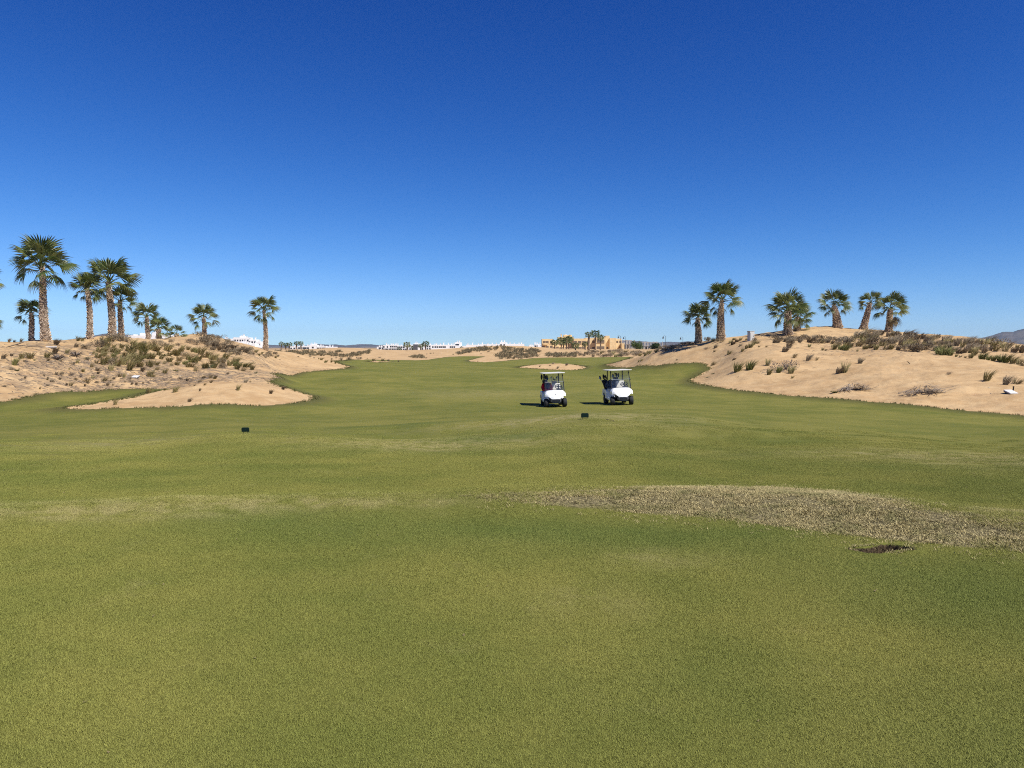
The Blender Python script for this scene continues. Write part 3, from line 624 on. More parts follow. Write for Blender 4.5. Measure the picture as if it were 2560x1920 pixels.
put_palm('lone palm with slim trunk at right end of left dune', GL, 664, 880, 83, 661, 776, 8.2, 4.8, 48, nf=32, seed=12, low=-.45)
put_palm('short stout palm at left end of the right dune group', GRR, 1746, 862, 83, 1745, 795, 12, 6, 46, nf=32, seed=13, low=-.3, wind=.1, bulge=1)
put_palm('tallest palm on the right dune with big loose crown', GRR, 1802, 854, 79.5, 1805, 750, 14, 6.5, 62, nf=32, seed=14, low=-.5, wind=.15, bulge=1)
put_palm('wide crowned thick trunk palm, front one of touching pair', GRR, 1970, 842, 76.5, 1970, 778, 15, 10, 63, nf=38, seed=15, low=-.42, wind=-.05)
put_palm('palm half hidden behind the wide crowned thick palm', GRR, 1992, 838, 79.5, 1994, 793, 12, 9, 46, nf=32, seed=16, low=-.5, wind=.25)
put_palm('palm with flaring foot alone on the bare sand crest', GRR, 2094, 822, 81, 2084, 762, 15, 6.5, 46, nf=30, seed=17, low=-.35, wind=.4, bulge=1)
put_palm('leaning palm with ragged shaggy trunk and small crown', GRR, 2158, 830, 82, 2176, 758, 13, 7, 38, nf=26, seed=18, low=-.12, wind=.0)
put_palm('rightmost palm with windblown crown and skirt of dead leaves', GRR, 2221, 834, 83, 2227, 772, 12, 8, 50, nf=30, seed=19, low=-.5, wind=.35, dry=3)
GF = 'small palms far down the fairway'
for i, (px, by, top, Y, cr, lab) in enumerate([
  (703,874,857,430,7,'leftmost of the three far palms right of the lone palm'), (714,875,859,440,7,'middle one of the three far palms right of the lone palm'), (723,876,858,430,8,'rightmost of three far palms, left of long white row'),
  (741,876,856,440,7,'left palm of the pair before the long white row'), (753,876,856,450,7,'right palm of the pair before the long white row'),
  (998,880,871,400,6,'low squat palm in front of dark glazed hall'), (1018,880,859,330,10,'broad headed far palm before the curved white building'), (1034,879,867,350,8,'small brown headed palm between the two far palms'),
  (1052,879,862,340,8,'smaller companion palm beside the tall far palm'), (1064,880,856,330,10,'tall far palm right of the grey box on sand'), (1155,873,868,430,5,'tiny palm on sand below the white roof tower')]):
    b = at(px, by, Y); b[2] = min(b[2], ground(b[0], Y)) - .2; tp = at(px + random.uniform(-1, 1), top + cr * .35, Y)
    palm(lab, GF, b, tp - b, 2.0 * mpp(Y) * (1.6 if i == 6 else 1), 1.5 * mpp(Y), cr * mpp(Y), nf=24, seed=30 + i, far=True)
GC = 'palm clumps before the ochre building'
for i, (px, by, top, Y, cr, lab) in enumerate([
  (1387,886,853,310,10,'first palm at left end of the clump before ochre building'), (1403,885,849,315,11,'second palm of left clump before ochre building'), (1409,885,853,325,9,'slim palm tucked behind left clump before ochre building'),
  (1416,887,846,305,12,'tallest full headed palm in the left clump'), (1422,885,846,315,11,'right palm of the dense left clump with broad head'), (1439,881,861,300,10,'short palm with spreading head between the two clumps'),
  (1472,878,833,300,9,'left tall palm of the three before ochre building, shaggy dark trunk'), (1488,877,831,305,12,'centre tall palm of the three with largest head'), (1501,875,842,310,9,'right shorter palm of the three tall ones'), (1463,878,858,312,8,'low palm half hidden at foot of the tall three')]):
    b = at(px, by, Y); b[2] = min(b[2], ground(b[0], Y)) - .2; tp = at(px + random.uniform(-1, 1), top + cr * .35, Y)
    palm(lab, GC, b, tp - b, (3.2 if i == 6 else 2.0) * mpp(Y), (2.6 if i == 6 else 1.5) * mpp(Y), cr * 1.1 * mpp(Y), nf=28, seed=60 + i, far=True)
# ------------------------------------------------------------------ plants
def tussock_mesh(name, mat, nb=70, spread=.42, lean=.18, seed=0, wid=.014, curl=.35):
    """grass clump of unit height"""
    r = np.random.default_rng(seed); V_, F_ = [], []
    for i in range(nb):
        a = r.uniform(0, 6.2832); ro = .16 * math.sqrt(r.uniform()); h = r.uniform(.55, 1.08); s = spread * r.uniform(.2, 1.1)
        b = np.array([ro * math.cos(a), ro * math.sin(a), -.05]); d = np.array([math.cos(a) * s + lean, math.sin(a) * s, h])
        mid = b + d * .55 + np.array([0, 0, .03]); tip = b + d + np.array([math.cos(a) * curl * .3 + lean * .7, math.sin(a) * curl * .3, -.10 * curl]); t_ = r.uniform(0, 6.28)
        w_ = np.array([math.cos(t_), math.sin(t_), 0]) * wid * r.uniform(.7, 1.5); k = len(V_)
        V_ += [b - w_, b + w_, mid + w_ * .9, mid - w_ * .9, tip]; F_ += [(k, k + 1, k + 2, k + 3), (k + 3, k + 2, k + 4)]
    me = bpy.data.meshes.new(name); me.from_pydata([tuple(v) for v in V_], [], F_); me.materials.append(M[mat]); return me
def bush_mesh(name, mat, n=240, seed=0, flat=.75, leaf=.11, lean=.12):
    """rounded twiggy bush of unit height, small leaf faces spread through its volume on twigs"""
    r = np.random.default_rng(seed); V_, F_ = [], []
    lobes = [(r.normal(0, .28), r.normal(0, .28), r.uniform(.25, .55), r.uniform(.28, .46)) for _ in range(6)]
    for i in range(n):
        lx, ly, lz, lr = lobes[i % 6]; v = r.normal(0, 1, 3); v /= np.linalg.norm(v); c = np.array([lx, ly, lz * flat + .1]) + v * lr * r.uniform(.55, 1.05) * np.array([1, 1, .95])
        if c[2] < .0: c[2] = r.uniform(0, .2)
        c[0] += lean * c[2]
        d = v * .6 + np.array([lean * 1.5, 0, .9]) + r.normal(0, .35, 3); d /= np.linalg.norm(d); s = np.cross(d, r.normal(0, 1, 3)); s /= np.linalg.norm(s) + 1e-6; L = leaf * r.uniform(.8, 2.0); w_ = leaf * .17
        k = len(V_); V_ += [c - d * L * .5, c + s * w_, c + d * L * .6, c - s * w_]; F_.append((k, k + 1, k + 2, k + 3))
    for i in range(22):
        a = r.uniform(0, 6.28); e = np.array([math.cos(a) * r.uniform(.15, .55) + lean, math.sin(a) * r.uniform(.15, .55), r.uniform(.4, .95)]); s = np.array([-math.sin(a), math.cos(a), 0]) * .012
        k = len(V_); V_ += [-s, s, e + s * .3, e - s * .3]; F_.append((k, k + 1, k + 2, k + 3))
    me = bpy.data.meshes.new(name); me.from_pydata([tuple(v) for v in V_], [], F_); me.materials.append(M[mat]); return me
def pile_mesh(name, seed):
    r = np.random.default_rng(seed); V_, F_ = [], []
    for i in range(230):                       # heap of dead fronds combed to the right
        x = r.normal(0, .28); y = r.normal(0, .18); z = max(0, .72 - abs(x) * 1.1 - abs(y) * .6) * r.uniform(.2, 1.15); L = r.uniform(.2, .55)
        d = np.array([.75 + r.normal(0, .35), r.normal(0, .35), r.normal(-.25, .3)]); 
        if x < -.1: d[0] *= -.4; d[2] -= .35
        d /= np.linalg.norm(d); b = np.array([x, y, z + .03]); tip = b + d * L; tip[2] = max(tip[2], .0); s = np.cross(d, [0, 0, 1]); s = s / np.linalg.norm(s) * .012
        k = len(V_); V_ += [b - s, b + s, (b + tip) / 2 + s + [0, 0, .04], (b + tip) / 2 - s + [0, 0, .04], tip]; F_ += [(k, k + 1, k + 2, k + 3), (k + 3, k + 2, k + 4)]
    me = bpy.data.meshes.new(name); me.from_pydata([tuple(v) for v in V_], [], F_); me.materials.append(M['dead']); return me
def rosette_mesh(name, mat, nb, seed, wid=.06, flat=.55):
    r = np.random.default_rng(seed); V_, F_ = [], []
    for i in range(nb):
        a = i * 2.4; h = r.uniform(.35, 1) * flat + .25 * (i / nb); d = np.array([math.cos(a), math.sin(a), 0]); s = np.array([-math.sin(a), math.cos(a), 0]) * wid; L = r.uniform(.5, .75)
        k = len(V_); V_ += [(-s * .6), (s * .6), d * L * .5 + s + [0, 0, h * .6], d * L * .5 - s + [0, 0, h * .6], d * L + [0, 0, h], d * L * .5 + [0, 0, h * .6 - .05]]
        F_ += [(k, k + 1, k + 2, k + 5), (k, k + 5, k + 3), (k + 5, k + 2, k + 4), (k + 3, k + 5, k + 4)]
    me = bpy.data.meshes.new(name); me.from_pydata([tuple(v) for v in V_], [], F_); me.materials.append(M[mat]); return me
TU = {'t': [tussock_mesh('grass_tussock', 'tussock', 90, .27, .20, s) for s in range(4)], 'g': [tussock_mesh('grass_tussock', 'tussock_green', 110, .30, .16, 10 + s) for s in range(3)],
      's': [tussock_mesh('grass_tussock', 'tussock_straw', 60, .40, .32, 20 + s) for s in range(3)], 'd': [tussock_mesh('grass_tussock', 'bush', 100, .30, .30, 30 + s, .018) for s in range(3)],
      'b': [bush_mesh('dry_bush', 'bush', 300, 40 + s, .8, .15) for s in range(4)], 'y': [bush_mesh('grey_shrub', 'shrub_grey', 420, 50 + s, .7, .09) for s in range(2)],
      'p': [pile_mesh('dead_frond_pile', 60), pile_mesh('dead_frond_pile', 61)], 'a': [rosette_mesh('agave_plant', 'agave', 18, 70)], 'w': [rosette_mesh('green_weed', 'tussock_green', 26, 71, .05, .35), bush_mesh('green_weed', 'agave', 200, 72, .5, .16)],
      'k': [rosette_mesh('dry_yucca', 'shrub_grey', 34, 73, .03, .8)]}
KIND = {'t': ('grass_tussock', 'olive grass tussock', 'grass tussock'), 'g': ('grass_tussock', 'green grass tussock', 'grass tussock'), 's': ('grass_tussock', 'straw coloured grass tussock', 'grass tussock'), 'd': ('grass_tussock', 'dark brown grass tussock', 'grass tussock'),
        'b': ('dry_bush', 'brown dry bush', 'bush'), 'y': ('grey_shrub', 'grey twiggy shrub', 'shrub'), 'p': ('dead_frond_pile', 'heap of dead grey palm fronds', 'frond heap'), 'a': ('agave_plant', 'green spiky agave', 'agave'), 'w': ('green_weed', 'low green weed', 'weed'), 'k': ('dry_yucca', 'grey spiky dry yucca', 'yucca')}
LM = [('the tallest left palm', 115, 850), ('the short left palm', 79, 852), ('the mid palm', 225, 848), ('the big headed palm', 285, 846), ('the open crowned palm', 371, 848), ('the sand crest palm', 511, 836), ('the lone slim palm', 664, 876),
      ('the left white plate', 338, 946), ('the left grass inlet', 200, 985), ('the small front dune top', 580, 955), ('the small dune tip', 770, 990), ('the stout right palm', 1746, 856), ('the tallest right palm', 1802, 850), ('the grey cabinet', 1878, 850),
      ('the wide crowned palm', 1975, 838), ('the flaring foot palm', 2092, 820), ('the leaning shaggy palm', 2158, 826), ('the skirted palm', 2221, 830), ('the left frond heap', 2136, 968), ('the right frond heap', 2311, 972), ('the white slab', 2527, 983), ('the big grey shrub', 1964, 920),
      ('the dark stick', 2268, 908), ('the round bunker', 1380, 918), ('the ochre building', 1460, 880), ('the grass notch', 1775, 920), ('the long white row', 780, 885), ('the far sand flat', 930, 895), ('the round trees', 1612, 875), ('the far sand finger', 870, 915)]
PLANTED = []
def plant(px, py, hpx, kind, w=1., near=0., group=None):
    h = hit(px, py, near=near)
    if h is None or h[1] > 420: return None
    s = hpx * h[1] / F; i = len(PLANTED); w *= 1.25 if kind in 'tgsd' else 1
    o = link(KIND[kind][0], TU[kind][i % len(TU[kind])], None, loc=h - np.array([0, 0, .03 * s]), rot=(0, 0, random.uniform(-.9, .9) if kind not in 'p' else random.uniform(-.2, .2)), scale=(s * w * random.uniform(.9, 1.15), s * w * random.uniform(.9, 1.15), s))
    PLANTED.append([o, px, py, hpx, kind, h]); return o
R_ = lambda a: random.choice(a)
for q in [(1771,853,14,'b',1.3),(1830,862,12,'d',1.2),(1850,866,9,'d'),(1865,872,14,'t'),(1876,869,16,'t'),(1883,862,15,'t'),(1893,859,10,'s'),(1855,879,11,'t'),(1821,886,13,'t',1.2),(1785,880,8,'s'),(1787,871,13,'d'),(1765,874,8,'y',1.4),(1835,900,8,'d'),(1832,901,6,'d'),(1781,913,14,'s'),
  (1842,929,31,'g',1.0),(1873,925,31,'g',1.0),(1919,914,23,'t',.8),(1921,937,22,'t',.9),(1964,924,30,'y',1.7),(1946,932,21,'g'),(1977,934,27,'t',.9),(1980,946,9,'t'),(1985,894,17,'s'),(2018,902,21,'d',.8),(2041,901,12,'s',.7),(2095,934,23,'d'),(2111,932,35,'t',.8),(2087,982,12,'w',1.6),(1769,944,4,'w',3),(1929,984,4,'w',3),(1783,935,4,'w',2),
  (1897,868,7,'s'),(1915,868,7,'s'),(1979,858,20,'d'),(1960,880,20,'d'),(1970,869,20,'d'),(2023,868,12,'t'),(2056,876,10,'t'),(2063,877,7,'s'),(2054,858,15,'t'),(2084,874,23,'t'),(2112,876,18,'g',1.5),(2100,874,15,'g',1.3),(2149,909,19,'d',.9),(2372,937,10,'y',1.2),(2465,952,34,'t',.9),(2512,962,30,'d',.8),(2540,960,20,'s',1.5),(2143,879,8,'t'),
  (2136,975,28,'p',2.3),(2311,983,38,'p',1.9),(2295,880,30,'b',1.3),(2360,888,28,'g',1.5),(2345,886,22,'g'),(2376,889,18,'g'),(2426,896,16,'t'),(2454,898,22,'g',1.2),(2470,900,16,'g'),(2482,902,18,'g'),(2513,906,28,'g',1.2),(2500,904,22,'g'),(2530,909,24,'t'),(2546,911,20,'t'),(2413,895,8,'s'),(2401,893,8,'s'),(2390,892,10,'t'),(2556,914,20,'s')]:
    plant(*q)
for q in [(472,1005,13,'d'),(499,978,10,'d',.7),(594,976,19,'t',.8),(612,957,13,'d'),(676,984,13,'d'),(707,974,11,'d',1.2),(436,981,21,'t',.9),(370,984,18,'t',.8),(412,976,8,'t'),(511,963,9,'s'),(485,965,6,'d'),(287,1012,19,'t',.8),(192,1017,6,'s'),(369,983,17,'t'),(625,956,6,'s'),
  (7,897,17,'d',.8),(27,890,9,'d'),(36,913,25,'g',.8),(43,927,11,'w'),(54,896,19,'t'),(76,896,20,'t',1.2),(61,904,8,'s'),(116,895,21,'t'),(137,884,20,'d'),(145,900,22,'k',1.3),(166,884,16,'t'),(188,868,13,'d'),(190,891,18,'k',1.6),(215,872,15,'b',1.3),(192,908,13,'t',.8),(233,886,13,'t',.7),(217,899,10,'w'),(259,862,26,'t'),(257,911,30,'t',.8),(262,888,14,'t'),
  (228,918,16,'s',.7),(275,926,20,'t'),(307,911,26,'t'),(322,900,26,'t'),(344,908,27,'t'),(354,893,26,'t'),(333,877,26,'t'),(353,877,26,'g'),(380,873,24,'t'),(376,917,22,'t'),(324,926,19,'t'),(373,942,22,'s',.8),(298,942,14,'s'),(309,944,14,'t',.6),(259,953,17,'s'),(219,958,19,'s',.9),(212,966,9,'d',.6),(176,965,17,'s',.7),(166,964,9,'d'),(99,973,10,'s',.6),(119,947,8,'d',.6),(62,946,7,'d'),
  (329,962,10,'d',.6),(311,956,6,'s'),(268,964,9,'d'),(22,856,13,'d',.7),(35,856,8,'d'),(51,856,13,'d',.7),(140,862,19,'d',.9),(196,852,15,'t'),(205,852,12,'t'),(283,853,22,'b',1.2),(300,853,22,'b',1.2),(318,856,20,'b',1.2),(270,854,18,'t'),(330,862,18,'t'),(352,872,22,'t'),(363,864,16,'b'),(385,860,14,'b'),(400,862,14,'b'),
  (415,869,16,'b',1.2),(425,871,13,'b',1.2),(433,886,16,'t'),(447,886,13,'t'),(465,892,15,'s'),(411,890,13,'a',1.3),(489,908,19,'t',.8),(469,918,16,'t'),(487,928,19,'s',.8),(439,928,11,'w',1.3),(411,934,18,'t'),(372,941,20,'t'),(427,914,13,'s'),(409,910,13,'s'),(521,920,13,'w',1.4),(511,918,12,'g'),(558,908,20,'t',.8),(572,914,19,'t'),(534,900,22,'t'),(501,886,25,'t'),(519,894,23,'t'),(545,905,18,'t'),
  (598,916,13,'g',1.2),(587,915,15,'g'),(610,918,12,'g'),(630,924,17,'t'),(640,934,7,'w'),(568,936,8,'d'),(525,946,15,'s',.7),(538,946,9,'d'),(505,947,6,'d'),(527,957,11,'s'),(481,879,14,'g'),(470,875,14,'t'),(455,872,14,'t'),(490,882,16,'g'),(447,866,11,'b'),(430,856,12,'b'),(474,857,14,'b'),(492,862,16,'b',1.1),(520,868,14,'b'),
  (344,917,14,'s'),(390,925,14,'s'),(355,928,14,'d'),(245,935,9,'d'),(283,948,8,'d'),(325,948,9,'b'),(30,925,9,'b'),(13,968,7,'b',1.6),(120,965,6,'b',1.4),(152,938,8,'b',1.6),(450,948,9,'y',1.8),(410,952,8,'y',1.6),(370,958,7,'y',1.6),(480,952,7,'y',1.6),(560,920,8,'y',1.5)]:
    plant(*q)
def field(poly, count, kinds, h0, h1, wd=1., spacing=5, near=0., seed=1):
    r = random.Random(seed); done = []; P = np.array(poly, float); tries = 0
    while len(done) < count and tries < count * 40:
        tries += 1; x = r.uniform(P[:, 0].min(), P[:, 0].max()); y = r.uniform(P[:, 1].min(), P[:, 1].max())
        if sdist(np.array([x]), np.array([y]), P)[0] > 0: continue
        if any((x - a) ** 2 + ((y - b) * 1.6) ** 2 < spacing ** 2 for a, b in done): continue
        if plant(x, y, r.uniform(h0, h1), r.choice(kinds), wd * r.uniform(.85, 1.3), near): done.append((x, y))
field([(498,836),(550,850),(620,875),(640,887),(600,890),(530,876),(505,858)], 42, 'bbbdd', 9, 16, 1.15, 7, 60, 2)
field([(628,876),(690,884),(705,894),(680,899),(640,890)], 14, 'bbbt', 6, 10, 1.3, 6, 60, 3)
field([(2150,832),(2230,838),(2330,845),(2460,858),(2560,872),(2560,882),(2470,880),(2440,890),(2300,880),(2200,876),(2140,872),(2090,868),(2130,850)], 98, 'bbdddddttts', 14, 25, 1.1, 12.5, 55, 4)
field([(1928,849),(2015,846),(2080,850),(2130,846),(2080,862),(2010,858),(1930,858)], 26, 'bbdd', 10, 16, 1.15, 8, 60, 5)
field([(1770,852),(1880,848),(1900,852),(1850,858),(1775,858)], 9, 'bbdt', 8, 14, 1.1, 9, 60, 6)
field([(1626,876),(1700,862),(1738,858),(1735,862),(1690,872),(1640,882)], 20, 'bb', 6, 9, 1.4, 5, 60, 7)
field([(1443,884),(1500,880),(1560,880),(1624,884),(1600,892),(1530,893),(1450,893)], 34, 'bttb', 7, 13, 1.3, 7, 100, 8)
field([(255,866),(330,868),(400,876),(480,876),(560,896),(620,915),(640,926),(590,930),(520,925),(430,915),(340,918),(265,912),(235,890)], 62, 'tttttsgb', 13, 24, 1.2, 13, 0, 9)
field([(60,900),(230,895),(260,930),(400,945),(560,938),(520,955),(380,962),(240,965),(100,955)], 34, 'sdstby', 6, 12, 1.0, 17, 0, 10)
for q in [(1596,905,8,'t'),(1603,903,8,'t'),(1612,890,10,'t'),(1600,890,10,'t'),(1624,885,10,'t'),(1640,881,9,'t'),(1693,901,5,'b'),(1393,922,9,'d',.8),(1381,910.5,6,'d',1.3),(1415,914,8,'d',1.1),(1349,917,5,'d'),(1374,915,4,'d'),
  (775,893,6,'b'),(785,896,4,'b'),(796,898,5,'t'),(803,900,8,'t',1.3),(815,906,8,'t',1.3),(828,906,8,'t'),(830,899,5,'b'),(841,896,5,'b'),(853,901,8,'b'),(873,900,9,'b'),(892,896,5,'b'),(900,898,7,'b',1.3),(919,897,3,'b'),(932,903,9,'t'),(939,903,5,'b',1.4),(949,895,4,'b',1.4),(955,903,9,'t'),(960,903,4,'b'),(972,903,6,'b',1.3),(983,904,3,'b'),(996,905,5,'b'),(746,893,4,'b'),(1195,904,3,'b'),(838,909,6,'g'),(812,907,6,'g'),
  (700,900,3,'b'),(660,912,3,'b'),(1067,886,3,'b'),(1077,885,4,'b'),(1083,884,3,'b'),(1203,885,3,'b'),(1221,880,5,'b')]:
    plant(*q)
# words for each plant: what it is, how big, by which landmark
used = {}
for P in PLANTED:
    o, px, py, hp, kd, h = P; nm, txt, cat = KIND[kd]
    best = min(LM, key=lambda l: math.hypot(px - l[1], (py - l[2]) * 1.5)); dx, dy = px - best[1], py - best[2]
    ds = math.hypot(dx, dy)
    rel = ('just ' if ds < 28 else '') + (('left of' if dx < 0 else 'right of') if abs(dx) > abs(dy) * 1.3 else ('downhill of' if dy > 0 else 'uphill behind'))
    size = 'tiny' if hp < 7 else 'small' if hp < 11.5 else 'medium' if hp < 17 else 'tall' if hp < 24 else 'big'
    lab = f'{size} {txt} {rel} {best[0]}'
    if lab in used: used[lab].append(o)
    else: used[lab] = [o]
    tag(o, lab, cat, {'grass_tussock': 'grass tussocks on the dunes', 'dry_bush': 'dry bushes on the dunes'}.get(nm, nm.replace('_', ' ') + 's on the dunes'))
ORD = 'first second third fourth fifth sixth seventh eighth ninth tenth eleventh twelfth thirteenth fourteenth'.split()
NUM = 'one two three four five six seven eight nine ten eleven twelve thirteen fourteen'.split()
for lab, os_ in used.items():
    n_ = len(os_); os_.sort(key=lambda o: o.location.x / o.location.y)
    if 1 < n_ <= 14:
        for i, o in enumerate(os_): o['label'] = lab + (', left of two' if n_ == 2 and i == 0 else ', right of two' if n_ == 2 else f', {ORD[i]} from left')
# ------------------------------------------------------------------ far scrub, one mass per dune
def scrub(name, polys, n, hpx0, hpx1, near, seed, mat='scrub', lbl=None):
    r = random.Random(seed); V_, F_ = [], []
    for (poly, k) in zip(polys, n):
        P = np.array(poly, float); c = 0; tr_ = 0
        while c < k and tr_ < k * 30:
            tr_ += 1; x = r.uniform(P[:, 0].min(), P[:, 0].max()); y = r.uniform(P[:, 1].min(), P[:, 1].max())
            if sdist(np.array([x]), np.array([y]), P)[0] > 0: continue
            h = hit(x, y, near=near)
            if h is None or h[1] > 420: continue
            c += 1; s = r.uniform(hpx0, hpx1) * h[1] / F; me = TU['b'][c % 4]; a = r.uniform(-.8, .8); ca, sa = math.cos(a), math.sin(a); b0 = len(V_); wd = r.uniform(1.1, 1.8)
            vs = SCR[c % 4]
            V_ += [(h[0] + (v[0] * ca - v[1] * sa) * s * wd, h[1] + (v[0] * sa + v[1] * ca) * s * wd, h[2] + v[2] * s) for v in vs]; F_ += [(b0 + j, b0 + j + 1, b0 + j + 2, b0 + j + 3) for j in range(0, len(vs), 4)]
    if V_:
        o = link(name, np_mesh(name, V_, F_, M[mat])); o['kind'] = 'stuff'; o['label'] = lbl or 'dark low scrub covering the far sand'
SCR = [[tuple(v.co) for v in bush_mesh('scrub_source', 'scrub', 40, 90 + s, .8, .34).vertices] for s in range(4)]
scrub('scrub_cover', [[(676,880),(740,879),(800,880),(845,884),(845,892),(800,890),(730,889),(690,886)], [(839,890),(880,884),(922,878),(926,884),(890,892),(850,894)], [(1130,888),(1150,878),(1180,873),(1215,867),(1247,868),(1240,876),(1190,880),(1150,887)],
  [(1250,866),(1280,872),(1340,878),(1345,892),(1300,898),(1250,898),(1235,891),(1255,880)], [(1021,893),(1040,888),(1060,890),(1067,897),(1035,896)], [(1360,885),(1440,884),(1445,893),(1370,893)], [(835,880),(850,878),(858,881),(840,883)], [(1290,874),(1350,874),(1350,882),(1300,880)]],
  [190, 90, 120, 260, 40, 110, 14, 40], 3, 7, 120, 5)
# round trees by the concrete frames
def round_tree(label, px, py, rpx, Y, mat):
    b = at(px, py, Y); b[2] = ground(b[0], Y) - .2; E = empty('round_tree', b, label=label, cat='tree', group='round trees by the unfinished frames'); r = random.Random(int(px)); R0 = rpx * mpp(Y); zc = at(px, py - rpx * .62, Y)[2] - b[2]
    m = MB(); m.tube([(0, 0, 0), (.1, 0, zc * .5), (.15, .1, zc)], [.28, .2, .12], 7)
    for k in range(5): a = k * 1.3; m.tube([(.1, 0, zc * .45), (math.cos(a) * R0 * .5, math.sin(a) * R0 * .5, zc)], [.12, .05], 5)
    m.build('trunk', M['trunk'], E)
    V_, F_ = [], []; lob = [(r.gauss(0, .42) * R0, r.gauss(0, .4) * R0, zc + r.uniform(-.25, .35) * R0, R0 * r.uniform(.35, .55)) for _ in range(14)]
    for i in range(2600):
        l = lob[i % 14]; v = Vector((r.gauss(0, 1), r.gauss(0, 1), r.gauss(0, 1))).normalized(); c = Vector(l[:3]) + v * l[3] * r.uniform(.6, 1.05); c.z = max(c.z, .3); d = (v + Vector((r.gauss(0, .6), r.gauss(0, .6), r.gauss(0, .6)))).normalized(); s = d.orthogonal().normalized() * .22; u = d.cross(s)
        k = len(V_); V_ += [c - s, c + u * .5, c + s, c - u * .5]; F_.append((k, k + 1, k + 2, k + 3))
    link('crown', np_mesh('crown', V_, F_, M[mat]), E)
round_tree('bright green round tree in front of the nearer concrete frame', 1590, 874, 16, 400, 'tree')
round_tree('dark green round tree right of the wider concrete frame', 1636, 877, 15, 380, 'tree_dark')
# ------------------------------------------------------------------ street lamps
for i, (px, top, by, Y, dbl, lab) in enumerate([(1434,841,870,450,0,'street lamp rising behind the ochre building left clump'), (1551,840,870,400,1,'two armed street lamp at right end of the ochre building'), (1564,842,870,410,0,'street lamp over the first concrete frame'), (1664,840,872,330,0,'tall street lamp left of the stout palm, nearer one'), (1707,843,870,360,0,'street lamp just left of the stout right palm')]):
    b = at(px, by, Y); t_ = at(px, top, Y); b[2] = min(b[2], ground(b[0], Y)); H = t_[2] - b[2]
    E = empty('street_lamp', b, label=lab, cat='street lamp', group='street lamps behind the dunes')
    m = MB(); m.tube([(0, 0, 0), (0, 0, 1), (0, 0, H)], [.16, .10, .07], 8); m.build('pole', M['lamp_metal'], E)
    for sx in ((-1, 1) if dbl == 2 else (-1,)):
        m = MB(); m.tube([(0, 0, H - .05), (sx * .5, 0, H + .18), (sx * 1.1, 0, H - .1)], .05, 6); m.build('arm', M['lamp_metal'], E)
        m = MB(); m.lathe([(0, .1), (-.3, .2), (-.9, .42), (-1.0, .36)], 'Z', 10, (sx * 1.1, 0, H - .1)); m.build('lantern', M['lamp_metal'], E)
    if dbl:
        m = MB(); m.tube([(0, 0, H - .05), (-.9, 0, H + .2), (-1.7, 0, H - .1)], .05, 6); m.build('arm', M['lamp_metal'], E)
# ------------------------------------------------------------------ cabinet, plates, sticks, stones
h = hit(1877, 852, near=55); Yc = h[1]; s = mpp(Yc)
E = empty('utility_cabinet', h, (0, 0, .35), 'pale grey utility cabinet standing on the right dune crest', 'cabinet')
m = MB(); m.box((0, 0, .42), (.52, .42, .95)); m.build('body', M['cabinet'], E, bevel=.012)
m = MB(); m.box((0, 0, .93), (.58, .48, .07)); m.build('lid', M['cabinet'], E, bevel=.01)
m = MB(); m.box((0, -.225, .42), (.42, .03, .74)); d_ = m.build('door', M['cabinet'], E, bevel=.008)
m = MB(); m.box((.14, -.25, .45), (.03, .03, .14)); m.build('handle', M['grey_part'], d_)
def slab(px, py, label, sx, sy, rz, post=None):
    h = hit(px, py); E = empty('white_plate', h + np.array([0, 0, .09]), (R(18), 0, rz), label, 'plate')
    m = MB(); m.box((0, 0, 0), (sx, sy, .05)); m.build('plate', M['plate'], E, bevel=.01)
    m = MB(); m.box((0, 0, -.05), (sx * .92, sy * .92, .08)); m.build('base', M['grey_part'], E)
slab(2527, 984, 'white slab lying on the sand near the right edge', .44, .50, .12)
slab(338, 945, 'white plate lying among dry litter on the left dune', .42, .36, -.2)
slab(128, 871, 'pale board lying on the crest below the tallest palm', .70, .10, .05)
h = hit(2533, 976); E = empty('marker_post', h, (.05, .03, 0), 'short dark post standing just behind the white slab', 'post'); m = MB(); m.tube([(0, 0, -.1), (0, 0, .19)], [.035, .032], 8); m.build('shaft', M['post'], E); m = MB(); m.tube([(0, 0, .19), (0, 0, .215)], [.042, .038], 8); m.build('cap', M['post'], E)
h = hit(2272, 911); m = MB(); m.tube([(-.17, 0, .25), (.0, .02, .12), (.15, .03, -.02)], [.012, .022, .018], 6); m.tube([(-.02, .02, .13), (.03, .08, .2)], [.012, .005], 5)
tag(m.build('stick', M['post'], None, loc=h), 'dark stick poking out of bare sand on the right dune', 'stick')
h = hit(60, 868); m = MB(); m.tube([(-1.2, 0, -.02), (-.4, .1, .22), (-.1, .2, .35)], [.03, .04, .02], 6); m.tube([(-.6, .05, .15), (.4, -.2, .06), (1.4, -.1, .05)], [.035, .03, .012], 6); m.tube([(.2, -.15, .08), (.7, .3, .12)], [.02, .008], 5)
tag(m.build('fallen_branch', M['twig'], None, loc=h), 'forked dead branch lying left below the tallest left palm', 'branch')
b = at(1043, 882, 345); h = (b[0], b[1], ground(b[0], b[1])); E = empty('service_box', h, label='dark and white service box between the far palms', cat='cabinet')
m = MB(); m.box((-.7, 0, 1.2), (2.0, 1.6, 2.9)); m.build('dark_side', M['grey_part'], E); m = MB(); m.box((1.0, .1, .6), (1.35, 1.5, 1.8)); m.build('white_side', M['white_wall'], E)
def stone_mesh(seed):
    r = random.Random(seed); bm = bmesh.new(); bmesh.ops.create_icosphere(bm, subdivisions=2, radius=1)
    for v in bm.verts: v.co = Vector((v.co.x * 1.2, v.co.y * .9, v.co.z * .55)) * (1 + r.uniform(-.18, .18))
    me = bpy.data.meshes.new('stone'); bm.to_mesh(me); bm.free(); me.materials.append(M['stone']); return me
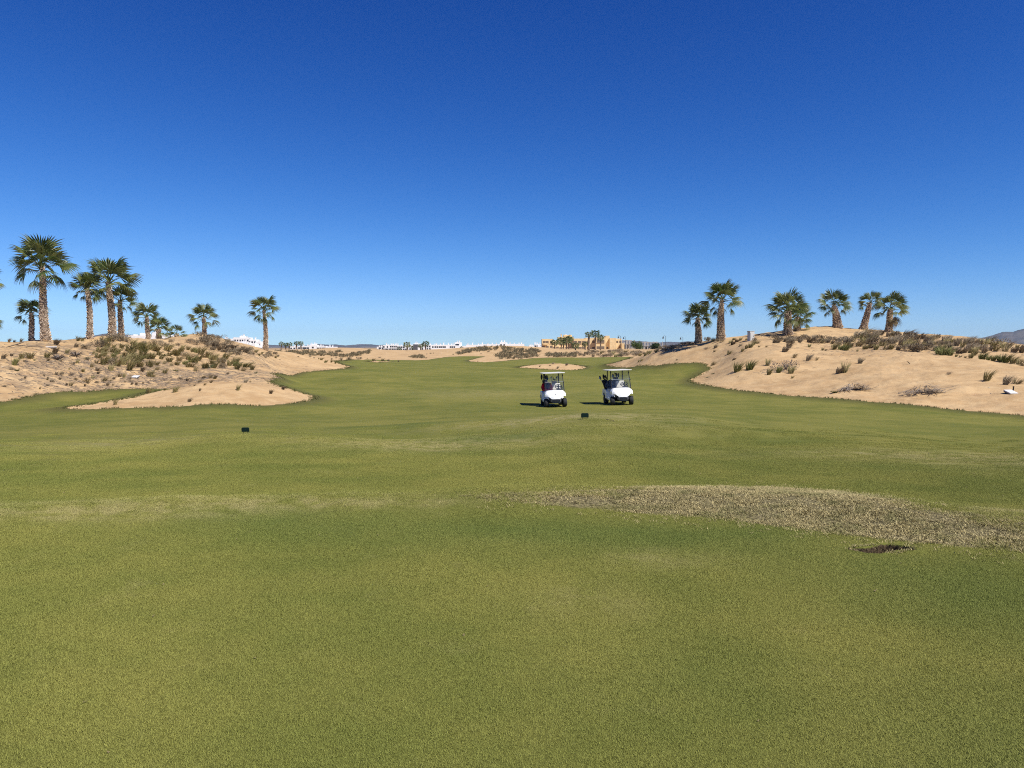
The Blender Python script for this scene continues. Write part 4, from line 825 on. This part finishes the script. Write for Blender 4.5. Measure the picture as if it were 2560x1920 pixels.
ST = [stone_mesh(i) for i in range(3)]
for i, (px, py, sz, lab) in enumerate([(319,936,6,'largest pale stone left above the white plate on left dune'),(5,918,5,'pale stone at the left edge of the left dune'),(17,921,4,'second pale stone near the left edge of left dune'),(225,888,6,'flat pale stone among tussocks below the mid palm'),(116,975,2.5,'small stone near the grass inlet edge'),(1926,883,2.5,'small pale stone under the wide crowned palm'),(2103,889,2.5,'small pale stone right of centre on right dune'),(2204,873,5,'pale stone at foot of the brown bush field'),(2477,984,3.5,'pale stone left of the white slab'),(2260,838,4,'pale stone inside the brown bush field'),(450,941,5,'pale stone among dry litter on left dune foot'),(458,915,4,'small stone mid slope on left dune'),(2472,970,4,'pale crumbled clod above the stone by the slab')]):
    h = hit(px, py); s = sz * .5 * h[1] / F
    o = link('stone', ST[i % 3], None, loc=h + np.array([0, 0, s * .15]), rot=(0, 0, i), scale=(s, s, s)); tag(o, lab, 'stone', 'stones on the dunes')
# clods of soil by the right tee marker
for i, (px, py) in enumerate([(1518, 1049), (1526, 1051), (1533, 1053)]):
    h = hit(px, py); o = link('clod', ST[i], None, loc=h, scale=(.045, .04, .05)); o.data = o.data.copy(); o.data.materials[0] = M['post']; o.scale = (.03, .03, .03); tag(o, ['left', 'middle', 'right'][i] + ' one of three dark clods beside the right tee marker', 'clod', 'dark clods on the tee slope')
# ------------------------------------------------------------------ tee markers
def tee_marker(px, py, label, Y=None):
    h = hit(px, py); s = h[1] / F; E = empty('tee_marker', h, (R(6), 0, .06), label, 'tee marker', 'green tee markers')
    wd, hg = 19 * s, 11.5 * s; m = MB(); pts = []
    for (cx, cz, a0) in ((wd / 2 - .03, hg - .03 + .04, 0), (-wd / 2 + .03, hg - .03 + .04, 90)):
        for k in range(5): a = R(a0 + k * 22.5); pts.append((cx + .03 * math.cos(a), cz + .03 * math.sin(a)))
    pts += [(-wd / 2, .045), (wd / 2, .045)]; n_ = len(pts)
    m.add([(x, -.012, z) for x, z in pts] + [(x, .012, z) for x, z in pts], [tuple(range(n_)), tuple(range(n_, 2 * n_))[::-1]] + [(i, (i + 1) % n_, n_ + (i + 1) % n_, n_ + i) for i in range(n_)])
    m.build('board', M['marker'], E, bevel=.003)
    for sx in (-1, 1):
        m = MB(); m.tube([(sx * wd * .3, 0, -.06), (sx * wd * .3, 0, .06)], .006, 6); m.build('peg', M['post'], E)
tee_marker(614, 1084, 'green tee marker board on the left of the tee slope')
tee_marker(1462, 1048, 'green tee marker board in front of the two golf carts')
# ------------------------------------------------------------------ golf carts
CART = .94
def cart(px, py, yaw, roll, pitch, label, steer, CART=.94):
    h = hit(px, py); E = empty('golf_cart', h, (R(pitch), R(roll), R(yaw)), label, 'golf cart', 'white golf carts parked on the fairway')
    E.scale = (CART,) * 3                            # local axes: front towards -y
    m = MB(); nu, nv = 15, 8; ids = []
    def zb(u): a = abs(u); return .43 if a < .40 else .43 + .17 * (a - .40) / .40 if a < .8 else .60 - .05 * (a - .8) / .2
    def hw(v): return .545 - .02 * (1 - v) if v < .5 else .545 - .125 * ((v - .5) / .5) ** 1.25
    vs = []
    for layer in (0, 1):
        for j in range(nv):
            v = j / (nv - 1)
            for i in range(nu):
                u = -1 + 2 * i / (nu - 1); z = zb(u) + (.875 - .02 * abs(u) ** 2 - zb(u)) * v; x = u * hw(v)
                yf = -1.17 + .10 * v + .30 * max(0, v - .35) ** 1.3 + .16 * abs(u) ** 3 - .02 * (1 if abs(u) < .34 else 0)
                vs.append((x, yf if layer == 0 else -.56, z))
    N = nu * nv; fcs = []
    for L_ in (0, 1):
        for j in range(nv - 1):
            for i in range(nu - 1):
                a = L_ * N + j * nu + i; fcs.append((a, a + 1, a + nu + 1, a + nu))
    for i in range(nu - 1): fcs += [(i, i + 1, N + i + 1, N + i), ((nv - 1) * nu + i, (nv - 1) * nu + i + 1, N + (nv - 1) * nu + i + 1, N + (nv - 1) * nu + i)]
    for j in range(nv - 1): fcs += [(j * nu, (j + 1) * nu, N + (j + 1) * nu, N + j * nu), (j * nu + nu - 1, (j + 1) * nu + nu - 1, N + (j + 1) * nu + nu - 1, N + j * nu + nu - 1)]
    m.add(vs, fcs); cw = m.build('front_cowl', M['plastic_white'], E, True); cw.data.set_sharp_from_angle(angle=R(38))
    m = MB(); m.lathe([(-.010, .040), (.0, .040)], 'Y', 16, (0, -1.095, .66)); em = m.build('emblem', M['emblem'], cw)
    m = MB(); m.lathe([(-.016, .030), (-.008, .030)], 'Y', 16, (0, -1.095, .66)); m.build('emblem_face', M['plastic_white'], cw)
    m = MB()
    for k in range(3): a = R(90 + 120 * k); m.box((0, -1.1145, .66), (.006, .006, .058), (0, -a + math.pi / 2, 0)); m.box((math.cos(a) * .018 - math.sin(a) * .006, -1.1145, .66 + math.sin(a) * .018 + math.cos(a) * .006), (.005, .0055, .02), (0, -a + math.pi / 2, 0))
    m.build('emblem_mark', M['emblem'], cw)
    m = MB(); m.box((0, -1.09, .345), (.50, .16, .15)); m.box((0, -1.10, .245), (.40, .10, .05)); m.build('bumper', M['grey_part'], E, bevel=.02)
    m = MB()
    for k in range(3): m.box((0, -1.175, .30 + .04 * k), (.42, .02, .014))
    m.build('grille', M['black'], E)
    m = MB(); m.box((0, -.80, .225), (.72, .07, .07)); m.box((0, .05, .27), (.86, 1.5, .10)); m.box((0, .78, .24), (.80, .12, .16)); m.box((0, -.86, .42), (.62, .5, .25)); m.build('chassis', M['black'], E)
    m = MB(); m.box((0, -.22, .335), (1.0, .74, .035)); m.build('floor_mat', M['grey_part'], E)
    for sx in (-1, 1):
        m = MB(); m.box((sx * .50, -.17, .30), (.09, .80, .12)); m.build('rocker_panel', M['plastic_white'], E, bevel=.02)
        # rear side body with wheel arch
        m = MB(); pr = [(.16, .30), (.16, .66), (.24, .74), (1.02, .76), (1.16, .68), (1.18, .42), (1.06, .40), (1.02, .50), (.93, .56), (.78, .58), (.63, .56), (.54, .50), (.50, .34), (.44, .30)]
        n_ = len(pr); m.add([(sx * .575, y, z) for y, z in pr] + [(sx * .36, y, z) for y, z in pr], [tuple(range(n_)), tuple(range(n_, 2 * n_))[::-1]] + [(i, (i + 1) % n_, n_ + (i + 1) % n_, n_ + i) for i in range(n_)])
        m.build('side_panel', M['plastic_white'], E)
        for yy, st in ((-.80, steer), (.78, 0)):
            wh = empty('wheel', (sx * .475, yy, .225), (0, 0, R(st))); wh.parent = E
            m = MB(); m.lathe([(-.10, .13), (-.105, .19), (-.085, .222), (-.05, .228), (.05, .228), (.085, .222), (.105, .19), (.10, .13)], 'X', 24); m.build('tyre', M['tyre'], wh, True)
            m = MB(); m.lathe([(sx * -.05, .02), (sx * .06, .05), (sx * .075, .11), (sx * .10, .135), (sx * .085, .138), (sx * -.085, .138)], 'X', 18); m.build('rim', M['rim'], wh)
        m = MB(); m.tube([(sx * .50, -.70, .82), (sx * .485, -.60, 1.25), (sx * .455, -.42, 1.745)], [.022, .020, .02], 8); m.build('front_strut', M['black'], E)
        m = MB(); m.box((sx * .49, -.63, 1.27), (.05, .05, .05)); m.box((sx * .465, -.50, 1.63), (.05, .05, .06)); m.build('windscreen_clip', M['black'], E)
        m = MB(); m.tube([(sx * .43, .80, .74), (sx * .40, .66, 1.3), (sx * .395, .60, 1.745)], .028, 8); m.build('rear_strut', M['black'], E)
        m = MB(); m.tube([(sx * .53, .30, .72), (sx * .545, .12, .92), (sx * .54, .42, .96), (sx * .50, .52, .80)], .018, 6); m.build('arm_rail', M['black'], E)
    m = MB(); m.box((0, .34, .52), (.80, .44, .36)); m.build('seat_base', M['plastic_white'], E, bevel=.03)
    for sx in (-1, 1):
        m = MB(); m.box((sx * .245, .33, .745), (.47, .46, .11)); m.build('seat_cushion', M['seat'], E, bevel=.035)
        m = MB(); m.box((sx * .245, .585, 1.0), (.46, .10, .36), (R(-10), 0, 0)); m.build('seat_back', M['seat'], E, bevel=.045)
    m = MB(); m.box((0, .88, .70), (.92, .46, .12)); m.build('bag_well', M['black'], E, bevel=.02)
    m = MB(); m.box((0, .72, 1.08), (.86, .05, .05)); m.build('bag_bar', M['black'], E)
    # roof
    m = MB(); g = 9; vs = []; fcs = []
    for L_ in (0, 1):
        for j in range(g):
            for i in range(g):
                u, v = -1 + 2 * i / (g - 1), -1 + 2 * j / (g - 1); rx = .60 * (1 - .05 * max(0, abs(v) - .7) / .3); ry = .92 * (1 - .05 * max(0, abs(u) - .7) / .3)
                vs.append((u * rx, .12 + v * ry, 1.745 + (.042 - .018 * max(abs(u), abs(v)) ** 4 if L_ else 0)))
    N = g * g
    for L_ in (0, 1):
        for j in range(g - 1):
            for i in range(g - 1): a = L_ * N + j * g + i; fcs.append((a, a + 1, a + g + 1, a + g))
    ring = [i for i in range(g)] + [j * g + g - 1 for j in range(1, g)] + [(g - 1) * g + i for i in range(g - 2, -1, -1)] + [j * g for j in range(g - 2, 0, -1)]
    for k in range(len(ring)): a, b = ring[k], ring[(k + 1) % len(ring)]; fcs.append((a, b, N + b, N + a))
    m.add(vs, fcs); m.build('roof', M['roof_white'], E)
    # windscreen in two leaves with a bar between them
    def leaf(z0, z1, y0, y1, w0, w1):
        m = MB(); m.add([(-w0, y0, z0), (w0, y0, z0), (w1, y1, z1), (-w1, y1, z1), (-w0, y0 + .008, z0), (w0, y0 + .008, z0), (w1, y1 + .008, z1), (-w1, y1 + .008, z1)], [(0, 1, 2, 3), (4, 7, 6, 5), (0, 4, 5, 1), (1, 5, 6, 2), (2, 6, 7, 3), (3, 7, 4, 0)]); return m
    ws = leaf(.86, 1.285, -.735, -.635, .475, .465).build('windscreen', M['glass'], E); leaf(1.305, 1.72, -.63, -.47, .465, .435).build('upper_pane', M['glass'], ws)
    m = MB(); m.box((0, -.64, 1.295), (.94, .02, .022)); m.build('fold_bar', M['rim'], ws)
    # dash and steering wheel on the photograph's right hand side
    m = MB(); m.box((0, -.58, .80), (.86, .22, .12)); m.box((.25, -.52, .88), (.26, .12, .10)); m.build('dashboard', M['black'], E, bevel=.02)
    stw = empty('steering_wheel', (.25, -.30, 1.035), (R(-38), 0, 0)); stw.parent = E
    m = MB(); pts = [(.175 * math.cos(6.2832 * k / 22), .175 * math.sin(6.2832 * k / 22), 0) for k in range(23)]; m.tube(pts, .016, 8, False); m.build('wheel_ring', M['black'], stw, True)
    m = MB(); m.box((0, 0, -.01), (.33, .045, .018)); m.box((0, -.08, -.01), (.045, .16, .018)); m.lathe([(-.03, .05), (.015, .045)], 'Z', 12); m.build('spokes', M['black'], stw)
    m = MB(); m.box((-.055, -.05, .012), (.03, .07, .01), (0, 0, .4)); m.build('clip_board', M['plate'], stw)
    m = MB(); m.tube([(.25, -.31, 1.02), (.25, -.55, .74)], .022, 8); m.build('steering_column', M['black'], E)
    return E
def in_cart(E, p): return Vector(E.location) + Euler(E.rotation_euler).to_matrix() @ (Vector(p) * E.scale.x)
def golf_bag(E, p, tilt, label, clubs, mat='navy', covers=0, seed=0, tall=.86):
    r = random.Random(seed); B_ = empty('golf_bag', in_cart(E, p), (E.rotation_euler.x + tilt[0], E.rotation_euler.y + tilt[1], E.rotation_euler.z), label, 'golf bag', 'golf bags carried on the carts', CART)
    m = MB(); m.lathe([(0, .12), (.02, .135), (.25, .14), (.55, .125), (tall - .05, .135), (tall, .13)], 'Z', 14); m.build('bag', M[mat], B_, True)
    m = MB(); m.box((0, -.14, .30), (.17, .09, .34)); m.box((.0, -.13, .64), (.13, .06, .18)); m.build('pocket', M[mat], B_, bevel=.025)
    m = MB(); m.tube([(.12, -.05, .3), (.17, -.08, .5), (.12, -.05, .70)], .014, 6); m.build('strap', M['black'], B_)
    for k in range(clubs):
        a = k * 2.4; x, y = .08 * math.cos(a), .08 * math.sin(a); hh = tall + r.uniform(.06, .24); lx = x * 2.0; ly = y * 2.0
        m = MB(); m.tube([(x, y, .1), (lx, ly, hh)], .007, 5); cl = m.build('club', M['club'], B_)
        if k < covers: m = MB(); m.lathe([(0, .02), (.05, .045), (.16, .05), (.22, .02)], 'Z', 9, (lx, ly, hh - .1)); m.build('head_cover', M['club_dark'], cl, True)
        else: m = MB(); m.box((lx + .03 * math.cos(a * 3), ly - .02, hh), (.09, .03, .05), (0, .5, a)); m.build('club_head', M['club_dark' if k % 2 else 'club'], cl, bevel=.008)
    return B_
C1 = cart(1384, 1015, 4, -2.2, -.7, 'left white golf cart with a red jacket on its seat', 4)
C2 = cart(1546, 1010, 5, -2.0, -.7, 'right white golf cart with club covers sticking out sideways', -8, .98)
golf_bag(C1, (-.24, .93, .56), (0, -.10), 'dark golf bag in the left cart behind its red jacket', 7, 'navy', 6, 1, .80)
golf_bag(C1, (.20, .93, .56), (0, -.02), 'dark golf bag with iron heads behind the left cart steering wheel', 9, 'navy', 0, 2, .72)
golf_bag(C2, (-.30, .95, .58), (0, -.34), 'dark golf bag leaning outward with long black covers on right cart', 5, 'navy', 4, 3, .72)
golf_bag(C2, (.10, .93, .58), (0, .0), 'upright navy golf bag behind the right cart steering wheel', 8, 'navy', 3, 4, .80)
def jacket(E, label, mat, sleeve, x=-.25):
    J = empty('jacket', in_cart(E, (x, .45, .80)), E.rotation_euler, label, 'jacket', None, CART)
    bm = bmesh.new(); bmesh.ops.create_icosphere(bm, subdivisions=4, radius=1); r = random.Random(5)
    for v in bm.verts:
        n_ = 1 + .10 * math.sin(v.co.x * 7 + v.co.z * 4) + .08 * math.sin(v.co.y * 9 - v.co.z * 6)
        v.co = Vector((v.co.x * .235 * n_, v.co.y * .09 * n_ + .08 * v.co.z + .04, v.co.z * .25 * n_ + .18))
    me = bpy.data.meshes.new('jacket_body'); bm.to_mesh(me); bm.free(); me.materials.append(M[mat]); me.shade_smooth(); link('jacket_body', me, J)
    for sx in (-1, 1):
        m = MB(); m.tube([(sx * .17, .10, .36), (sx * .25, .0, .18), (sx * .20, -.10, .02), (sx * .06, -.20, .0)], [.075, .07, .06, .045], 9); m.build('sleeve', M[sleeve], J, True)
    m = MB(); m.tube([(-.10, .13, .40), (0, .05, .44), (.10, .13, .40)], [.035, .045, .035], 8); m.build('collar', M[mat], J, True)
    m = MB(); m.box((0, -.12, .045), (.44, .26, .12), (.1, 0, .1)); m.build('hem', M[mat], J, bevel=.03)
    return J
def lining(J):
    m = MB(); m.add([(-.13, -.02, .40), (.11, -.02, .42), (.15, -.07, .22), (.08, -.09, .10), (-.05, -.09, .12), (-.15, -.05, .26), (-.01, -.10, .27)], [(0, 1, 6), (1, 2, 6), (2, 3, 6), (3, 4, 6), (4, 5, 6), (5, 0, 6)]); m.build('lining', M['navy'], J)
jacket(C1, 'red jacket with dark lining draped over the left cart seat', 'red', 'red', -.27)
lining(bpy.data.objects['jacket'])
jacket(C2, 'dark grey jacket hung over the right cart passenger seat', 'grey_cloth', 'grey_cloth', -.26)
hp = in_cart(C1, (.0, .2, .83)); m = MB(); m.lathe([(-.035, .02), (-.02, .035), (0, .042), (.02, .035), (.035, .02)], 'Z', 12); tag(m.build('white_ball_pouch', M['plate'], None, True, loc=hp), 'small white pouch beside the red jacket on the seat', 'pouch')
# ------------------------------------------------------------------ grass as geometry
def blades(points, hmin, hmax, wid, seed, lie=.9, lean=(0, 0)):
    """one bent triangle pair per blade; points (n,3)"""
    r = np.random.default_rng(seed); k = len(points); a = r.uniform(0, 6.2832, k); h = r.uniform(hmin, hmax, k); s = r.uniform(.2, lie, k)
    d = np.stack([np.cos(a) * s + lean[0], np.sin(a) * s + lean[1], np.ones(k)], 1) * h[:, None]; sd = np.stack([-np.sin(a), np.cos(a), np.zeros(k)], 1) * (wid * r.uniform(.6, 1.4, k))[:, None]
    v = np.stack([points - sd, points + sd, points + d], 1).reshape(-1, 3); f = np.arange(3 * k).reshape(-1, 3); return v, f
def in_poly_points(poly, n_, seed, zoff=-.003):
    r = np.random.default_rng(seed); lo, hi = poly.min(0), poly.max(0); P = r.uniform(lo, hi, (n_ * 4, 2)); P = P[sdist(P[:, 0], P[:, 1], poly) < 0][:n_]
    return np.column_stack([P, lookup(GZ, P[:, 0], P[:, 1]) + zoff])
P = in_poly_points(straw_poly, 9000, 5); cl = []
r = np.random.default_rng(3); den = fbm(P[:, 0] * 2.2, P[:, 1] * 2.2, 31, 4)
P = P[den > -.30 + .34 * r.uniform(size=len(P))]
P = np.vstack([P, P[:3600] + r.normal(0, .24, (3600, 3)) * [1, .8, 0]]); P = P[lookup(SOIL, P[:, 0], P[:, 1]) < .05]; P[:, 2] = lookup(GZ, P[:, 0], P[:, 1]) - .003
off = r.normal(0, .022, (len(P), 14, 3)) * [1, 1, 0]; Q = (P[:, None] + off).reshape(-1, 3)
v, f = blades(Q, .006, .023, .0030, 8, 2.4)
o = link('dry_rough_grass', np_mesh('dry_rough_grass', v, f, M['straw'])); o['kind'] = 'stuff'; o['label'] = 'straw coloured rough grass on the mound at right'
# ragged fringe where the turf ends at the sand
seg = []
for poly in [gs] + [smooth_poly(p, 1) for p in isl]:
    for i in range(len(poly)):
        a, b = poly[i], poly[(i + 1) % len(poly)]; L = np.linalg.norm(b - a); rm = np.linalg.norm((a + b) / 2)
        if rm > 130 or min(a[1], b[1]) < 25: continue
        k = max(1, int(L * 26)); tt = r.uniform(size=(k, 1)); seg.append(a + (b - a) * tt + r.normal(0, .10 + rm * .0012, (k, 2)))
seg = np.vstack(seg); cl = perlin(seg[:, 0] * 1.1, seg[:, 1] * 1.1, 9); seg = seg[cl > -.12]
seg = np.repeat(seg, 5, 0) + r.normal(0, .03, (len(seg) * 5, 2))
v, f = blades(np.column_stack([seg, lookup(GZ, seg[:, 0], seg[:, 1]) - .01]), .04, .12, .010, 12, .9)
o = link('rough_grass_fringe', np_mesh('rough_grass_fringe', v, f, M['fringe'])); o['kind'] = 'stuff'; o['label'] = 'ragged longer grass along the edge of the sand'
# dead grass around the divot
hd_ = r.uniform(0, 6.2832, 900); hq = np.stack([HOLE[0] + np.cos(hd_) * .245 * r.normal(1, .07, 900), HOLE[1] + np.sin(hd_) * .10 * r.normal(1, .12, 900)], 1)
v, f = blades(np.column_stack([hq, lookup(GZ, hq[:, 0], hq[:, 1])]), .008, .022, .002, 15, 1.5)
o = link('divot_rim_grass', np_mesh('divot_rim_grass', v, f, M['straw'])); o['kind'] = 'stuff'
q_ = r.uniform(-1, 1, (90000, 2)) * [.80, .62] + HOLE; q_ = q_[(lookup(SOIL, q_[:, 0], q_[:, 1]) < .12) & (sdist(q_[:, 0], q_[:, 1], straw_poly) > -.02) & (r.uniform(size=len(q_)) < np.clip((1.0 - np.hypot((q_[:, 0] - HOLE[0]) / .80, (q_[:, 1] - HOLE[1]) / .62)) * 3.2, 0, 1))]
v, f = blades(np.column_stack([q_, lookup(GZ, q_[:, 0], q_[:, 1]) - .002]), .0045, .0105, .0011, 16, 1.6)
o = link('divot_turf', np_mesh('divot_turf', v, f, M['blade'])); o['kind'] = 'stuff'; o['label'] = 'short mown turf around the divot'
# dry litter and twigs on the left dune and under the bushes
tw = []
for (px, py, rx, ry, k) in ((300,930,6,6,700),(420,950,5,4,650),(180,890,4,4,300),(560,930,6,5,300),(600,875,7,8,500),(2300,865,11,8,500),(60,960,3,3,120),(1930,930,1.6,1.2,60),(240,960,5,3,250),(90,925,4,3,200),(2140,972,1,.5,60),(2311,980,1,.6,70)):
    h = hit(px, py); tw.append(np.column_stack([r.normal(h[0], rx * .6, k), r.normal(h[1], ry * .6, k)]))
tw = np.vstack(tw); a = r.uniform(-.8, .8, len(tw)); L = r.uniform(.12, .5, len(tw)); p0 = np.column_stack([tw, lookup(GZ, tw[:, 0], tw[:, 1]) + .015]); p1 = p0 + np.column_stack([np.cos(a) * L, np.sin(a) * L, 0 * L]); p1[:, 2] = lookup(GZ, p1[:, 0], p1[:, 1]) + r.uniform(.01, .10, len(tw))
wd = np.column_stack([-np.sin(a), np.cos(a), np.full(len(a), .8)]) * .012
ok = lookup(SD, p0[:, 0], p0[:, 1]) > .1; p0, p1, wd = p0[ok], p1[ok], wd[ok]
v = np.stack([p0 - wd, p0 + wd, p1 + wd * .5, p1 - wd * .5], 1).reshape(-1, 3)
o = link('dry_litter', np_mesh('dry_litter', v, np.arange(len(v)).reshape(-1, 4), M['twig'])); o['kind'] = 'stuff'; o['label'] = 'scattered dry twigs and dead leaves on the dunes'
# a few pale dry leaves and bits on the mown turf
lq = r.uniform([-7, 2.6], [7, 11], (150, 2)); lq = np.repeat(lq, 1, 0); v, f = blades(np.column_stack([lq, lookup(GZ, lq[:, 0], lq[:, 1]) + .007]), .004, .010, .005, 19, 3.5)
o = link('fallen_bits', np_mesh('fallen_bits', v, f, M['frond_dry'])); o['kind'] = 'stuff'; o['label'] = 'pale dry leaf bits lying on the mown turf'
# mown turf near the camera: patches of short blades laid over the tee
def turf_patch(name, size, n_, hmin, hmax, wid, seed):
    r = np.random.default_rng(seed); rad = size * np.abs(r.normal(0, .62, n_)); rad = size * np.sqrt(-np.log(1 - r.uniform(size=n_) * .95)) * .5; a = r.uniform(0, 6.2832, n_)
    v, f = blades(np.column_stack([rad * np.cos(a), rad * np.sin(a), np.full(n_, -.002)]), hmin, hmax, wid, seed + 1, 1.6)
    me = np_mesh(name, v, f, M['blade']); return bpy.data.objects.new(name, me)
def turf(name, r0, r1, step, patch, seed, amax=.80):
    r = np.random.default_rng(seed); g = np.arange(-r1, r1, step); X, Y = np.meshgrid(g, np.arange(.3, r1, step)); X = X.ravel() + r.uniform(-.3, .3, X.size) * step; Y = Y.ravel() + r.uniform(-.3, .3, Y.size) * step
    rr_ = np.hypot(X, Y); aa = np.abs(np.arctan2(X, Y)); k = (rr_ > r0) & (rr_ < r1) & (aa < amax) & (r.uniform(size=X.size) < np.clip((r1 - rr_) / (r1 * .55), 0, 1) ** 1.5); X, Y = X[k], Y[k]
    k = (sdist(X, Y, straw_poly) > -.05) & (np.hypot((X - HOLE[0]) / .55, (Y - HOLE[1]) / .42) > 1.0); X, Y = X[k], Y[k]
    Z = lookup(GZ, X, Y); e = .12; nx = -(lookup(GZ, X + e, Y) - lookup(GZ, X - e, Y)) / (2 * e); ny = -(lookup(GZ, X, Y + e) - lookup(GZ, X, Y - e)) / (2 * e)
    rot = []
    for i in range(len(X)):
        qn = Vector((0, 0, 1)).rotation_difference(Vector((nx[i], ny[i], 1)).normalized()) @ Euler((0, 0, r.uniform(0, 6.28))).to_quaternion(); rot.append(tuple(qn.to_euler()))
    me = bpy.data.meshes.new(name); me.vertices.add(len(X)); me.vertices.foreach_set('co', np.column_stack([X, Y, Z]).astype(np.float32).ravel())
    at_ = me.attributes.new('rot', 'FLOAT_VECTOR', 'POINT'); at_.data.foreach_set('vector', np.array(rot, np.float32).ravel())
    fattr(me, 'dry', np.clip(lookup(DRY, X, Y), 0, 1)); fattr(me, 'lush', np.clip(lookup(LUSH, X, Y), 0, 1))
    me.materials.append(M['blade']); o = link(name, me); o['kind'] = 'stuff'; o['label'] = 'short mown turf of the tee in the foreground'
    ng = bpy.data.node_groups.new(name, 'GeometryNodeTree'); ng.interface.new_socket('Geometry', in_out='INPUT', socket_type='NodeSocketGeometry'); ng.interface.new_socket('Geometry', in_out='OUTPUT', socket_type='NodeSocketGeometry')
    N = ng.nodes; gi = N.new('NodeGroupInput'); go = N.new('NodeGroupOutput'); ip = N.new('GeometryNodeInstanceOnPoints'); oi = N.new('GeometryNodeObjectInfo'); oi.inputs['Object'].default_value = patch; na = N.new('GeometryNodeInputNamedAttribute'); na.data_type = 'FLOAT_VECTOR'; na.inputs['Name'].default_value = 'rot'
    ng.links.new(gi.outputs[0], ip.inputs['Points']); ng.links.new(oi.outputs['Geometry'], ip.inputs['Instance']); ng.links.new(na.outputs[0], ip.inputs['Rotation']); ng.links.new(ip.outputs[0], go.inputs[0])
    md = o.modifiers.new('turf', 'NODES'); md.node_group = ng
turf('mown_turf', 1.4, 24, .25, turf_patch('turf_patch', .40, 7000, .0045, .0105, .0011, 50), 51)
